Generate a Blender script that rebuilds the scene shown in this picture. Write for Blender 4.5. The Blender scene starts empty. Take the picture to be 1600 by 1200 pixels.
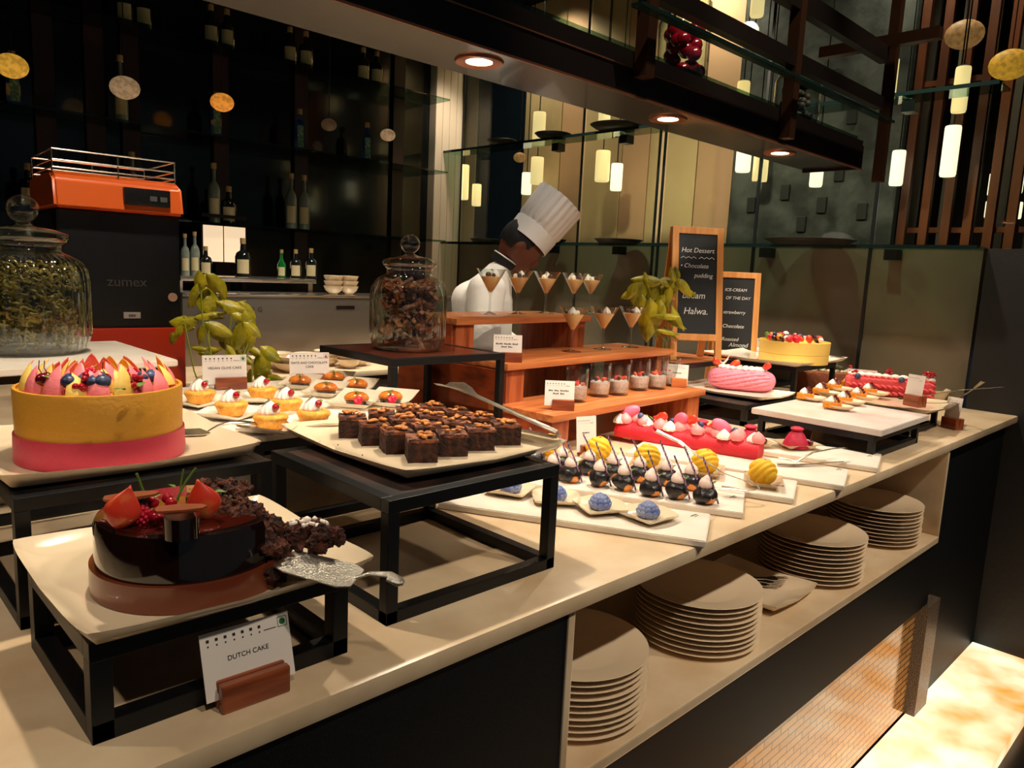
import bpy, bmesh, math, random
from math import sin, cos, pi, radians as R, sqrt, atan2
from mathutils import Vector, Matrix, Euler, noise
random.seed(7)
S = bpy.context.scene
COL = S.collection
# ------------------------------------------------------------------ camera
F = 1168.0
def _n(v): return v.normalized()
_X = _n(Vector((1210, -120, F)))
_Y = Vector((-1150, -230, F)); _Y = _n(_Y - _X * _X.dot(_Y))
_Z = _X.cross(_Y)
if _Z.y > 0: _Z = -_Z
EYE = Vector((0, 0, 1.45))
def ray(u, v):
    d = Vector((u - 800, v - 600, F)); return Vector((_X.dot(d), _Y.dot(d), _Z.dot(d)))
def G(u, v, z):
    d = ray(u, v); t = (z - EYE.z) / d.z; return Vector((d.x * t, d.y * t, z))
def AY(u, v, y):
    d = ray(u, v); t = y / d.y; return Vector((d.x * t, y, EYE.z + d.z * t))
def AX(u, v, x):
    d = ray(u, v); t = x / d.x; return Vector((x, d.y * t, EYE.z + d.z * t))
def AF(u, v, f):
    return EYE + ray(u, v) * (f / F)
cam = bpy.data.objects.new('camera', bpy.data.cameras.new('camera')); COL.objects.link(cam)
cx = Vector((_X.x, _Y.x, _Z.x)); cy = -Vector((_X.y, _Y.y, _Z.y)); cz = -Vector((_X.z, _Y.z, _Z.z))
cam.matrix_world = Matrix(((cx.x, cy.x, cz.x, 0), (cx.y, cy.y, cz.y, 0), (cx.z, cy.z, cz.z, 1.45), (0, 0, 0, 1)))
cam.data.sensor_width = 36; cam.data.lens = 36 * F / 1600; cam.data.clip_start = .02
S.camera = cam
# ------------------------------------------------------------------ world, lights, exposure
w = bpy.data.worlds.new('world'); S.world = w; w.use_nodes = True
w.node_tree.nodes['Background'].inputs[0].default_value = (.55, .72, .8, 1)
w.node_tree.nodes['Background'].inputs[1].default_value = .035
S.view_settings.view_transform = 'Standard'; S.view_settings.look = 'None'
S.view_settings.exposure = 0.75; S.view_settings.gamma = 1.0; S.view_settings.use_curve_mapping = False
def spot(name, loc, aim, power, col=(1, .85, .66), size=60, blend=.6, rad=.02):
    l = bpy.data.lights.new(name, 'SPOT'); l.energy = power; l.color = col
    l.spot_size = R(size); l.spot_blend = blend; l.shadow_soft_size = rad
    o = bpy.data.objects.new(name, l); COL.objects.link(o); o.location = loc
    o.rotation_euler = (Vector(aim) - Vector(loc)).to_track_quat('-Z', 'Y').to_euler()
    return o
CZ = 1.90                                                      # underside of the overhead rack
for i, x in enumerate((-.28, .43, 1.13, 1.85, 2.53)):
    spot('rack_downlight_lamp', (x, 1.30, CZ - .006), (x, 1.32, .9), (9, 15, 22, 24, 24)[i], size=118, blend=.9, rad=.018)
for k, x in enumerate((-.1, .75, 1.6, 2.45, 3.3)):             # ceiling spots over the aisle
    spot('aisle_spot_lamp', (x, -.60, 3.05), (x, .95, .8), (26, 42, 62, 66, 62)[k], col=(1, .86, .68), size=50, blend=.8, rad=.045)
for x, tx, p in ((1.0, 1.9, 90), (1.9, 2.4, 95), (2.6, 3.3, 65)):
    spot('tier_fill_spot', (x, .25, 3.4), (tx, 1.9, 1.15), p, col=(1, .88, .72), size=34, blend=.8, rad=.05)  # unseen spots added to brighten the tiered stand and the right side
for x, y, p in ((1.4, 2.75, 60), (3.0, 2.75, 70), (2.2, 3.3, 60)):
    spot('kitchen_spot_lamp', (x, y, 3.1), (x + .05, y + .3, 1.0), p, col=(1, .86, .70), size=80, blend=.8, rad=.05)
spot('wall_washer_lamp', (3.1, 2.9, 3.2), (4.05, 2.7, 1.3), 130, size=100, blend=.9, rad=.06)
spot('wall_washer_lamp', (3.2, 1.5, 3.2), (4.05, 1.3, 1.1), 110, size=90, blend=.9, rad=.06)
for y in (1.6, 3.0, 4.4):
    spot('beyond_glass_fill', (4.45, y, 3.65), (4.72, y, 2.0), 45, col=(1, .86, .66), size=120, blend=.9, rad=.08)  # unseen lamps added to brighten the cream panels behind the glass
spot('chef_fill', (2.7, 1.6, 3.5), (2.4, 2.5, 1.5), 70, col=(1, .92, .82), size=40, blend=.8, rad=.05)  # unseen spot added to brighten the hat and jacket
spot('juicer_fill', (.55, 1.5, 3.5), (.8, 2.25, 1.3), 95, size=52, blend=.8, rad=.05)  # unseen spot added to brighten the juicer and left basil
spot('steel_fill', (2.0, 2.9, 3.4), (2.1, 3.8, 1.1), 70, col=(1, .9, .78), size=60, blend=.9, rad=.05)  # unseen spot added to brighten the steel machine front
spot('curtain_lamp', (3.7, 4.3, 3.2), (3.9, 4.9, 1.9), 35, size=70, blend=.9, rad=.06)

# ------------------------------------------------------------------ materials
def lin(c):
    return tuple(((x / 255) / 12.92 if x / 255 <= .04045 else ((x / 255 + .055) / 1.055) ** 2.4) for x in c) + (1,)
MATS = {}
def M(name, col, rough=.5, metal=0, col2=None, scale=20, thr=(.4, .6), bump=0, bscale=60, coat=0, spec=.5,
      tex='noise', stretch=None, emit=0, sss=0, detail=4, trans=0):
    if name in MATS: return MATS[name]
    m = bpy.data.materials.new(name); m.use_nodes = True; nt = m.node_tree; N = nt.nodes; L = nt.links
    b = N['Principled BSDF']
    b.inputs['Base Color'].default_value = lin(col)
    b.inputs['Roughness'].default_value = rough; b.inputs['Metallic'].default_value = metal
    b.inputs['Coat Weight'].default_value = coat; b.inputs['Coat Roughness'].default_value = .06
    b.inputs['Specular IOR Level'].default_value = spec
    if sss:
        b.inputs['Subsurface Weight'].default_value = sss; b.inputs['Subsurface Scale'].default_value = .01
    if trans:
        b.inputs['Transmission Weight'].default_value = trans; b.inputs['IOR'].default_value = 1.45
    tc = N.new('ShaderNodeTexCoord'); src = tc.outputs['Object']
    if stretch:
        mp = N.new('ShaderNodeMapping'); mp.inputs['Scale'].default_value = stretch
        L.new(src, mp.inputs['Vector']); src = mp.outputs[0]
    if col2 is not None:
        if tex == 'noise':
            t = N.new('ShaderNodeTexNoise'); t.inputs['Scale'].default_value = scale; t.inputs['Detail'].default_value = detail; out = t.outputs['Fac']
        elif tex == 'voronoi':
            t = N.new('ShaderNodeTexVoronoi'); t.inputs['Scale'].default_value = scale; out = t.outputs['Distance']
        elif tex == 'wave':
            t = N.new('ShaderNodeTexWave'); t.inputs['Scale'].default_value = scale; t.inputs['Distortion'].default_value = 6
            t.inputs['Detail'].default_value = 3; t.inputs['Detail Scale'].default_value = 1.6; out = t.outputs['Fac']
        L.new(src, t.inputs['Vector'])
        cr = N.new('ShaderNodeValToRGB'); cr.color_ramp.elements[0].position = thr[0]; cr.color_ramp.elements[1].position = thr[1]
        cr.color_ramp.elements[0].color = lin(col); cr.color_ramp.elements[1].color = lin(col2)
        L.new(out, cr.inputs[0]); L.new(cr.outputs[0], b.inputs['Base Color'])
        if emit: L.new(cr.outputs[0], b.inputs['Emission Color'])
    if emit:
        b.inputs['Emission Strength'].default_value = emit
        if col2 is None: b.inputs['Emission Color'].default_value = lin(col)
    if bump:
        t2 = N.new('ShaderNodeTexNoise'); t2.inputs['Scale'].default_value = bscale; t2.inputs['Detail'].default_value = 5
        L.new(src, t2.inputs['Vector'])
        bp = N.new('ShaderNodeBump'); bp.inputs['Strength'].default_value = bump; bp.inputs['Distance'].default_value = .01
        L.new(t2.outputs['Fac'], bp.inputs['Height']); L.new(bp.outputs[0], b.inputs['Normal'])
    MATS[name] = m; return m
def thinglass(name, tint=(255, 255, 255), ior=1.45, rough=.02, base=0.0, gain=1.0):
    m = bpy.data.materials.new(name); m.use_nodes = True; nt = m.node_tree; N = nt.nodes; L = nt.links
    N.remove(N['Principled BSDF'])
    tr = N.new('ShaderNodeBsdfTransparent'); tr.inputs[0].default_value = lin(tint)
    gl = N.new('ShaderNodeBsdfGlossy'); gl.inputs['Roughness'].default_value = rough
    fr = N.new('ShaderNodeLayerWeight'); fr.inputs[0].default_value = .5
    pw = N.new('ShaderNodeMath'); pw.operation = 'POWER'; pw.inputs[1].default_value = 3.2
    ma = N.new('ShaderNodeMath'); ma.operation = 'MULTIPLY_ADD'; ma.inputs[1].default_value = gain * .6; ma.inputs[2].default_value = base + .02; ma.use_clamp = True
    L.new(fr.outputs['Facing'], pw.inputs[0])
    mx = N.new('ShaderNodeMixShader')
    L.new(pw.outputs[0], ma.inputs[0]); L.new(ma.outputs[0], mx.inputs[0]); L.new(tr.outputs[0], mx.inputs[1]); L.new(gl.outputs[0], mx.inputs[2])
    L.new(mx.outputs[0], N['Material Output'].inputs[0]); return m
marble = M('cream_marble', (226, 202, 168), .28, col2=(196, 164, 124), scale=7, thr=(.35, .8), bump=.06, bscale=30, detail=8)
granite = M('black_granite', (8, 13, 16), .5, col2=(34, 42, 47), scale=420, thr=(.55, .75), spec=.25)
granite2 = M('speckled_granite', (38, 34, 30), .35, col2=(150, 130, 108), scale=300, thr=(.45, .62))
white_slab = M('white_marble_slab', (236, 226, 212), .3, col2=(214, 200, 184), scale=9, thr=(.4, .75), detail=8)
pinkslab = M('rose_marble_slab', (226, 216, 208), .3, col2=(216, 178, 164), scale=6, thr=(.45, .8), detail=8)
china = M('white_china', (242, 230, 210), .12, coat=.5)
china_w = M('ivory_china', (226, 206, 174), .15, coat=.4)
blackmetal = M('black_metal', (11, 13, 15), .42, spec=.35)
brownpanel = M('dark_wood_inset', (62, 26, 16), .3, col2=(92, 40, 24), scale=8, stretch=(1, 8, 8), coat=.4)
acacia = M('acacia_wood', (206, 126, 68), .4, col2=(150, 70, 36), scale=5, thr=(.3, .75), stretch=(.7, 9, 9), coat=.2)
acacia_d = M('acacia_side_wood', (170, 76, 38), .4, col2=(98, 38, 20), tex='wave', scale=2.2, thr=(0, 1), stretch=(3, 2, 5), coat=.2)
acacia_v = M('acacia_upright_wood', (186, 100, 54), .4, col2=(118, 46, 24), scale=5, thr=(.3, .75), stretch=(10, 10, .8), coat=.2)
blockwood = M('holder_wood', (160, 80, 42), .35, col2=(100, 42, 24), scale=9, thr=(.3, .75), stretch=(1, 8, 8), coat=.3)
pine = M('pine_frame', (226, 160, 88), .5, col2=(200, 128, 62), scale=5, thr=(.3, .7), stretch=(12, 12, 1))
paper = M('card_paper', (232, 222, 214), .7)
ink = M('print_ink', (28, 26, 30), .6)
green_ink = M('green_ink', (30, 110, 60), .6)
red_ink = M('red_ink', (150, 30, 60), .6)
chalk = M('chalk', (225, 225, 220), .9)
slate = M('chalkboard', (24, 26, 29), .6, bump=.1, bscale=200)
steel = M('polished_steel', (222, 214, 202), .22, metal=.97)
brushed = M('brushed_steel', (140, 134, 126), .34, metal=.85, bump=.05, bscale=90, stretch=(1, 1, 30))
dkmetal = M('bronze_metal', (34, 26, 22), .35, metal=.6)
copper = M('copper_edge', (190, 120, 84), .3, metal=.9)
rackunder = M('rack_underside', (44, 42, 42), .25, metal=.2, coat=.5)
glass = thinglass('clear_glass', (246, 250, 248), gain=2.0, base=.05)
paneglass = thinglass('pane_glass', (236, 240, 232), gain=.5, base=.02)
shelfglass = thinglass('green_shelf_glass', (176, 200, 188), gain=.7, base=.02)
glassedge = M('green_glass_edge', (14, 30, 27), .15, coat=.4)
# ------------------------------------------------------------------ builders
def tag(o, label=None, cat=None, group=None, kind=None):
    if label: o['label'] = label
    if cat: o['category'] = cat
    if group: o['group'] = group
    if kind: o['kind'] = kind
    return o
def thing(name, label, cat, loc=(0, 0, 0), rz=0, group=None, tilt=None):
    o = bpy.data.objects.new(name, None); COL.objects.link(o); o.empty_display_size = .03
    o.location = loc; o.rotation_euler = (tilt[0], tilt[1], rz) if tilt else (0, 0, rz)
    return tag(o, label, cat, group)
def obj(name, bm, mat, parent=None, smooth=False, loc=None, rot=None):
    me = bpy.data.meshes.new(name); bmesh.ops.recalc_face_normals(bm, faces=bm.faces); bm.to_mesh(me); bm.free()
    for m in (mat if isinstance(mat, (list, tuple)) else [mat]): me.materials.append(m)
    if smooth:
        for p in me.polygons: p.use_smooth = True
        try: me.set_sharp_from_angle(angle=R(smooth if smooth is not True else 50))
        except Exception: pass
    o = bpy.data.objects.new(name, me); COL.objects.link(o)
    if parent: o.parent = parent
    if loc is not None: o.location = loc
    if rot is not None: o.rotation_euler = rot
    return o
def copy_tree(o, parent=None):
    c = o.copy(); COL.objects.link(c)
    if parent: c.parent = parent
    for ch in list(o.children): copy_tree(ch, c)
    return c
def dup(root, loc, rz, label=None, group=None):
    c = copy_tree(root); c.location = loc; e = c.rotation_euler; c.rotation_euler = (e.x, e.y, rz)
    if label: c['label'] = label
    if group: c['group'] = group
    return c
def B(): return bmesh.new()
def TM(loc=(0, 0, 0), rot=(0, 0, 0), sc=(1, 1, 1)):
    return Matrix.Translation(loc) @ Euler(rot).to_matrix().to_4x4() @ Matrix.Diagonal((*sc, 1))
def box(bm, lo, hi, bev=0, T=None, mi=0):
    r = bmesh.ops.create_cube(bm, size=1)
    vs = r['verts']; c = [(a + b) / 2 for a, b in zip(lo, hi)]; s = [abs(b - a) for a, b in zip(lo, hi)]
    bmesh.ops.transform(bm, matrix=TM(c, sc=s), verts=vs)
    fs = set(f for v in vs for f in v.link_faces)
    if bev:
        es = list(set(e for v in vs for e in v.link_edges))
        rr = bmesh.ops.bevel(bm, geom=es, offset=bev, segments=2, affect='EDGES', profile=.6)
        vs = list(set(v for v in rr['verts']) | set(v for v in vs if v.is_valid)); fs = set(f for v in vs for f in v.link_faces)
    if T is not None: bmesh.ops.transform(bm, matrix=T, verts=[v for v in vs if v.is_valid])
    for f in fs:
        if f.is_valid: f.material_index = mi
    return vs
def lathe(bm, prof, seg=32, T=None, flute=None, mi=0, arc=None):
    """prof: [(r,z)...]; flute=(n, amp, twist per unit z)"""
    rings = []; newv = []
    for r, z in prof:
        if r < 1e-6: v = bm.verts.new((0, 0, z)); rings.append([v]); newv.append(v); continue
        ring = []
        for k in range(seg):
            a = 2 * pi * k / seg; rr = r
            if flute: rr = r * (1 + flute[1] * cos(flute[0] * (a + flute[2] * z)))
            v = bm.verts.new((rr * cos(a), rr * sin(a), z)); ring.append(v)
        rings.append(ring); newv += ring
    for A, Bq in zip(rings, rings[1:]):
        if len(A) == 1 and len(Bq) == 1: continue
        for k in range(seg):
            k2 = (k + 1) % seg
            if len(A) == 1: f = bm.faces.new((A[0], Bq[k], Bq[k2]))
            elif len(Bq) == 1: f = bm.faces.new((A[k], A[k2], Bq[0]))
            else: f = bm.faces.new((A[k], A[k2], Bq[k2], Bq[k]))
            f.material_index = mi
    if T is not None: bmesh.ops.transform(bm, matrix=T, verts=newv)
    return newv
def ball(bm, r, T=None, sub=2, jit=0, sc=(1, 1, 1), mi=0, seed=0, fq=30):
    q = bmesh.ops.create_icosphere(bm, subdivisions=sub, radius=r)['verts']
    for v in q:
        if jit: v.co *= 1 + jit * noise.noise(v.co * fq + Vector((seed, seed * .7, 0)))
        v.co = Vector((v.co.x * sc[0], v.co.y * sc[1], v.co.z * sc[2]))
    if T is not None: bmesh.ops.transform(bm, matrix=T, verts=q)
    for f in set(f for v in q for f in v.link_faces): f.material_index = mi
    return q
def tube(bm, pts, r, seg=8, mi=0, closed=False, flat=None):
    pts = [Vector(p) for p in pts]; n = len(pts); rings = []
    up = Vector((0, 0, 1))
    for i, p in enumerate(pts):
        a = pts[max(i - 1, 0)]; b = pts[min(i + 1, n - 1)]
        if closed: a = pts[i - 1]; b = pts[(i + 1) % n]
        d = (b - a).normalized(); u = up if abs(d.dot(up)) < .95 else Vector((1, 0, 0))
        s = d.cross(u).normalized(); t = s.cross(d).normalized()
        rr = r[i] if isinstance(r, (list, tuple)) else r
        fs = flat if flat else 1
        rings.append([bm.verts.new(p + s * rr * cos(2 * pi * k / seg) + t * rr * fs * sin(2 * pi * k / seg)) for k in range(seg)])
    rng = range(n if closed else n - 1)
    for i in rng:
        A = rings[i]; C = rings[(i + 1) % n]
        for k in range(seg):
            bm.faces.new((A[k], A[(k + 1) % seg], C[(k + 1) % seg], C[k])).material_index = mi
    if not closed:
        bm.faces.new(rings[0][::-1]).material_index = mi; bm.faces.new(rings[-1]).material_index = mi
def prism(bm, pts, z0, z1, T=None, mi=0):
    a = [bm.verts.new((x, y, z0)) for x, y in pts]; b = [bm.verts.new((x, y, z1)) for x, y in pts]
    n = len(pts)
    bm.faces.new(a[::-1]).material_index = mi; bm.faces.new(b).material_index = mi
    for i in range(n): bm.faces.new((a[i], a[(i + 1) % n], b[(i + 1) % n], b[i])).material_index = mi
    if T is not None: bmesh.ops.transform(bm, matrix=T, verts=a + b)
def leafshape(bm, L, W, T=None, fold=.25, droop=.4, mi=0, n=7):
    rows = []; vs = []
    for i in range(n + 1):
        t = i / n; w = W * (sin(pi * t ** .8) ** .8 if 0 < t < 1 else 0.02); y = L * t; z = -droop * L * t * t
        row = []
        for s in (-1, -.5, 0, .5, 1):
            v = bm.verts.new((s * w, y, z + fold * abs(s) * w - .12 * W * (1 if abs(s) == 1 else 0))); row.append(v); vs.append(v)
        rows.append(row)
    for A, C in zip(rows, rows[1:]):
        for k in range(4): bm.faces.new((A[k], A[k + 1], C[k + 1], C[k])).material_index = mi
    if T is not None: bmesh.ops.transform(bm, matrix=T, verts=vs)
def text(name, s, size, mat, parent, loc, rot=(pi / 2, 0, 0), align='CENTER', shear=0, ext=.0002, spacing=1.0):
    cu = bpy.data.curves.new(name, 'FONT'); cu.body = s; cu.size = size; cu.align_x = align; cu.shear = shear; cu.extrude = ext
    cu.space_character = spacing; cu.space_line = .9
    o = bpy.data.objects.new(name, cu); COL.objects.link(o)
    dg = bpy.context.evaluated_depsgraph_get(); me = bpy.data.meshes.new_from_object(o.evaluated_get(dg))
    bpy.data.objects.remove(o); me.materials.clear(); me.materials.append(mat)
    o = bpy.data.objects.new(name, me); COL.objects.link(o); o.parent = parent; o.location = loc; o.rotation_euler = rot
    return o
def crumbly(name, b, mat, parent):
    """fuse a heap of lumps into one rough crumb surface"""
    me = bpy.data.meshes.new('tmp'); b.to_mesh(me); b.free(); o = bpy.data.objects.new('tmp', me); COL.objects.link(o)
    m = o.modifiers.new('r', 'REMESH'); m.mode = 'VOXEL'; m.voxel_size = .0016
    dg = bpy.context.evaluated_depsgraph_get(); dg.update(); me2 = bpy.data.meshes.new_from_object(o.evaluated_get(dg)); bpy.data.objects.remove(o)
    b = B(); b.from_mesh(me2); b.normal_update()
    for v in b.verts:
        d = noise.noise(v.co * 170) * .0030 + noise.noise(v.co * 420) * .0016; v.co += v.normal * d
    return obj(name, b, mat, parent, True)
def face(p, off=0): return atan2(p[1], p[0]) - pi / 2 + off
ORD = ['nearest', 'second', 'third', 'fourth', 'fifth', 'sixth', 'seventh', 'eighth', 'ninth', 'tenth', 'eleventh', 'twelfth']

# ------------------------------------------------------------------ SETTING
CT = .9
def struct(name, bm, mat, **k):
    o = obj(name, bm, mat, **k); o['kind'] = 'structure'; return o
XW = 4.05
b = B(); box(b, (-2, -2.5, -.37), (8, 7, -.27)); struct('floor', b, M('dark_floor', (22, 22, 24), .3))
b = B(); box(b, (-2, -2.5, 3.7), (8, 7, 3.8)); struct('ceiling', b, M('dark_ceiling', (14, 15, 16), .7))
BY = 4.92
b = B(); box(b, (-2, BY, -.27), (XW + .02, BY + .1, 3.7)); wb = struct('wall_back', b, M('bar_back_mirror', (13, 17, 18), .12, coat=.3))
b = B()
for u in (72, 150, 205, 345, 470, 622): 
    x = AY(u, 200, BY - .02).x; box(b, (x - .05, BY - .03, .9), (x + .05, BY, 3.6))
o = obj('wood_strip', b, M('dark_red_wood', (44, 20, 16), .4, col2=(26, 14, 12), scale=5), wb)
b = B(); box(b, (-2.1, -2.5, -.27), (-2, 5.1, 3.7)); struct('wall_left', b, M('dark_plaster', (20, 22, 24), .8))
# right wall: painted glass below, glazed above
olive = M('back_painted_glass', (112, 104, 84), .32, col2=(92, 86, 72), scale=1.2, coat=.25)
b = B(); box(b, (XW, 1.02, -.27), (XW + .06, BY + .1, 1.655)); struct('wall_right', b, olive)
b = B(); box(b, (XW - .02, -1.0, -.27), (XW + .1, 1.0, 1.655)); struct('wall_right_front', b, M('dark_panel', (20, 22, 23), .5, bump=.1, bscale=40))
b = B()
y0 = AX(1175, 400, XW).y
for u in (716, 900, 1018, 1026, 1175, 1357):
    y = AX(u, 420, XW).y; box(b, (XW - .008, y - .008, .9), (XW, y + .008, 3.69))
struct('trim_1', b, M('dark_seam', (18, 24, 24), .3))
for i, (ya, yb) in enumerate(((AX(716, 420, XW).y, AX(900, 420, XW).y), (AX(900, 420, XW).y, AX(1018, 420, XW).y), (AX(1026, 420, XW).y, y0), (y0, AX(1357, 420, XW).y), (AX(1357, 420, XW).y, -1.0))):
    b = B(); box(b, (XW + .01, yb + .01, 1.66), (XW + .02, ya - .01, 3.69)); struct('window_%d' % (i + 1), b, paneglass)
# pale pillar in the corner
b = B()
for k in range(4): box(b, (3.775 + k * .07, BY - .09, .0), (3.842 + k * .07, BY - .001, 3.69), .006)
struct('wall_corner', b, M('pale_curtain_panel', (206, 190, 168), .7))
# room beyond the glass
XB = 4.75
cream = M('cream_panel', (226, 196, 148), .6, col2=(200, 172, 130), scale=1.5)
rosy = M('rosy_cream_panel', (216, 172, 136), .6)
def wallstrip(u0, u1, mat, name='wall_beyond', z0=1.2, z1=3.69):
    ya = AX(u0, 300, XB).y; yb = AX(u1, 300, XB).y
    b = B(); box(b, (XB, yb + .004, z0), (XB + .06, ya - .004, z1), .003); return struct(name, b, mat)
edges = [(690, 742, cream), (742, 815, M('night_window', (12, 22, 34), .1, coat=.5)), (815, 872, cream), (872, 905, rosy), (905, 968, cream), (968, 1010, rosy), (1010, 1085, cream), (1085, 1142, rosy)]
for u0, u1, m in edges: wallstrip(u0, u1, m)
stone = M('slate_stone', (84, 88, 88), .6, col2=(34, 38, 40), scale=5, thr=(.35, .65), bump=.5, bscale=12, detail=8)
ya = AX(1142, 300, XB).y; yb = AX(1400, 300, XB).y
b = B(); box(b, (XB, yb, 1.2), (XB + .06, ya, 3.69)); st = struct('wall_stone', b, stone)
b = B()
for (u, v) in ((1200, 180), (1225, 300), (1260, 210), (1282, 320), (1310, 270), (1345, 330), (1172, 320), (1250, 350), (1330, 180), (1240, 130), (1300, 120)):
    p = AX(u, v, XB - .02); box(b, (XB - .012, p.y - .03, p.z - .05), (XB, p.y + .03, p.z + .05), .004)
obj('recess_shade', b, M('painted_recess_shade', (26, 28, 30), .7), st)  # raised blocks whose dark colour stands for shade inside wall recesses
slatm = M('warm_slat_wood', (124, 66, 34), .45, col2=(84, 42, 24), scale=6, stretch=(1, 1, .2))
greyslat = M('grey_slat', (104, 96, 84), .6)
b = B(); 
u = 1408; k = 0
while u < 1700:
    y = AX(u, 300, XB).y; box(b, (XB, y - .045, 1.2), (XB + .04, y, 3.69)); u += 34; k += 1
for z in (1.78, 2.6): box(b, (XB + .04, -1.6, z), (XB + .06, AX(1408, 300, XB).y, z + .03))
struct('wall_slats', b, slatm)
b = B(); u = 1425
while u < 1700:
    y = AX(u, 300, XB + .5).y; box(b, (XB + .5, y - .04, 1.2), (XB + .53, y, 3.69)); u += 46
struct('wall_slats_rear', b, greyslat)
b = B(); box(b, (6.6, -3, 1.0), (6.7, 6, 3.7)); struct('wall_far', b, M('deep_brown', (40, 24, 18), .7))
# reflected lamps built as glowing pendants behind the glass; slat lamps are real
shade = M('lamp_shade_glow', (255, 226, 164), .5, emit=.62)
shade_b = M('lamp_shade_bright', (255, 244, 214), .5, emit=1.0)
shade_d = M('lamp_shade_dim', (236, 206, 140), .5, emit=.55)
def pendant(u, v0, v1, hw, x, m, cord=True):
    a = AX(u, v0, x); c = AX(u, v1, x); r = abs(AX(u - hw, v1, x).y - AX(u + hw, v1, x).y) / 2 * .8
    t = thing('lamp_or_reflection', None, 'lamp', (x, c.y, c.z), 0, None)
    h = max(a.z - c.z, .04)
    b = B(); lathe(b, [(0, .004), (r * .9, 0), (r, .012), (r, h - .01), (r * .93, h)], 20); obj('lamp_shade', b, m, t, True)
    b = B(); lathe(b, [(0, h), (r * .9, h), (r * .3, h + .012), (.004, h + .014), (.004, 3.69 - c.z)], 8); obj('cord', b, blackmetal, t)
    return t
pl = [(723, 258, 312, 7, 'amber-lit reflected strip lamp beside the corner pillar', shade), (744, 288, 322, 6, 'small glowing reflected pendant left of the dark night window', shade),
      (841, 176, 226, 9, 'glowing reflected cylinder pendant above the upper disc left of the chef hat', shade), (838, 246, 288, 9, 'glowing reflected cylinder pendant directly above the chef hat', shade),
      (822, 270, 304, 7, 'short bright reflected pendant at the left edge of the chef hat', shade_b), (943, 170, 205, 9, 'glowing reflected pendant high up under the rack, between two black discs', shade),
      (940, 236, 284, 11, 'wide warm reflected pendant right of the chef hat', shade), (962, 256, 298, 9, 'bright reflected pendant, right of the wide warm one by the chef hat', shade_b),
      (1160, 226, 269, 13, 'bright white reflected cylinder pendant below the rack, nearest the cream panels', shade_b), (1179, 230, 283, 5, 'narrow glowing reflected pendant in front of the stone wall', shade),
      (1192, 230, 284, 7, 'glowing reflected pendant right of the narrow one at the stone wall', shade), (1274, 258, 292, 12, 'short white reflected pendant alone under the right end of the rack', shade_b),
      (1497, 106, 176, 15, 'amber reflected pendant high on the slatted screen', shade), (1480, 198, 276, 16, 'large bright reflected pendant hanging in front of the slatted screen', shade_b),
      (1399, 236, 290, 13, 'pale reflected pendant just behind the rack foot', shade_b), (1392, 94, 155, 8, 'tall narrow reflected pendant behind the front post of the rack', shade),
      (1182, -8, 26, 12, 'yellow reflected pendant cut by the top edge above the rack', shade), (1160, 128, 158, 11, 'dim amber reflected pendant glimpsed through the rack over the jars', shade_d)]
for (u, v0, v1, hw, lb, m) in pl:
    tag(pendant(u, v0, v1, hw, 4.28 + .085 * (pl.index((u, v0, v1, hw, lb, m)) % 5), m), lb)
for (u, v0, v1, hw, lb) in ((1524, 275, 308, 6, 'glowing lamp behind the slats, leftmost of the upper row'), (1546, 272, 305, 5, 'glowing lamp behind the slats, second of the upper row'), (1590, 270, 302, 9, 'glowing lamp behind the slats at the right picture edge, upper row'),
      (1517, 315, 342, 6, 'white lamp low behind the slats, leftmost of the lower row'), (1541, 315, 340, 5, 'white lamp low behind the slats, second of the lower row'), (1566, 312, 342, 5, 'white lamp low behind the slats, third of the lower row'), (1588, 316, 342, 9, 'white lamp low behind the slats at the right picture edge')):
    tag(pendant(u, v0, v1, hw, 5.4 + (u % 7) * .1, shade_b), lb)
# ------------------------------------------------------------------ DISPLAY COUNTER
ctr = thing('display_counter', 'long dessert counter with cream marble top and open plate niche', 'counter', (0, 0, 0))
YF = .785
b = B(); box(b, (-.6, YF, CT - .032), (4.045, 2.22, CT), .008); obj('countertop', b, marble, ctr, True)
NX0, NX1, NZ = .965, 3.07, .535
b = B(); box(b, (-.6, YF + .012, -.27), (NX0 - .02, 1.3, CT - .033)); obj('front_panel', b, granite, ctr)
b = B(); box(b, (NX1 + .02, YF + .045, -.27), (4.04, 1.3, CT - .033)); obj('end_panel', b, granite, ctr)
b = B(); box(b, (NX0 - .018, YF + .01, NZ - .03), (NX0, 1.26, CT - .033), .003); obj('divider', b, marble, ctr)
b = B(); box(b, (NX1, YF + .01, NZ - .03), (NX1 + .018, 1.26, CT - .033), .003); obj('divider', b, marble, ctr)
b = B(); box(b, (NX0, YF + .005, NZ - .025), (NX1, 1.26, NZ), .004); obj('shelf_board', b, marble, ctr)
b = B(); box(b, (NX0, 1.27, NZ), (NX1, 1.29, CT - .033)); obj('back_panel', b, M('niche_back', (52, 40, 30), .5), ctr)
b = B(); box(b, (NX0 - .02, YF + .02, .255), (NX1 + .02, .86, NZ - .026)); obj('fascia', b, granite, ctr)
b = B(); box(b, (1.0, .83, -.2), (3.06, .86, .26))
brick = bpy.data.materials.new('glazed_brick'); brick.use_nodes = True
nt = brick.node_tree; bs = nt.nodes['Principled BSDF']; bs.inputs['Roughness'].default_value = .13; bs.inputs['Coat Weight'].default_value = .4
tb = nt.nodes.new('ShaderNodeTexBrick'); tc = nt.nodes.new('ShaderNodeTexCoord'); mp = nt.nodes.new('ShaderNodeMapping')
mp.inputs['Rotation'].default_value = (pi / 2, 0, 0)
nt.links.new(tc.outputs['Object'], mp.inputs[0]); nt.links.new(mp.outputs[0], tb.inputs[0])
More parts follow.
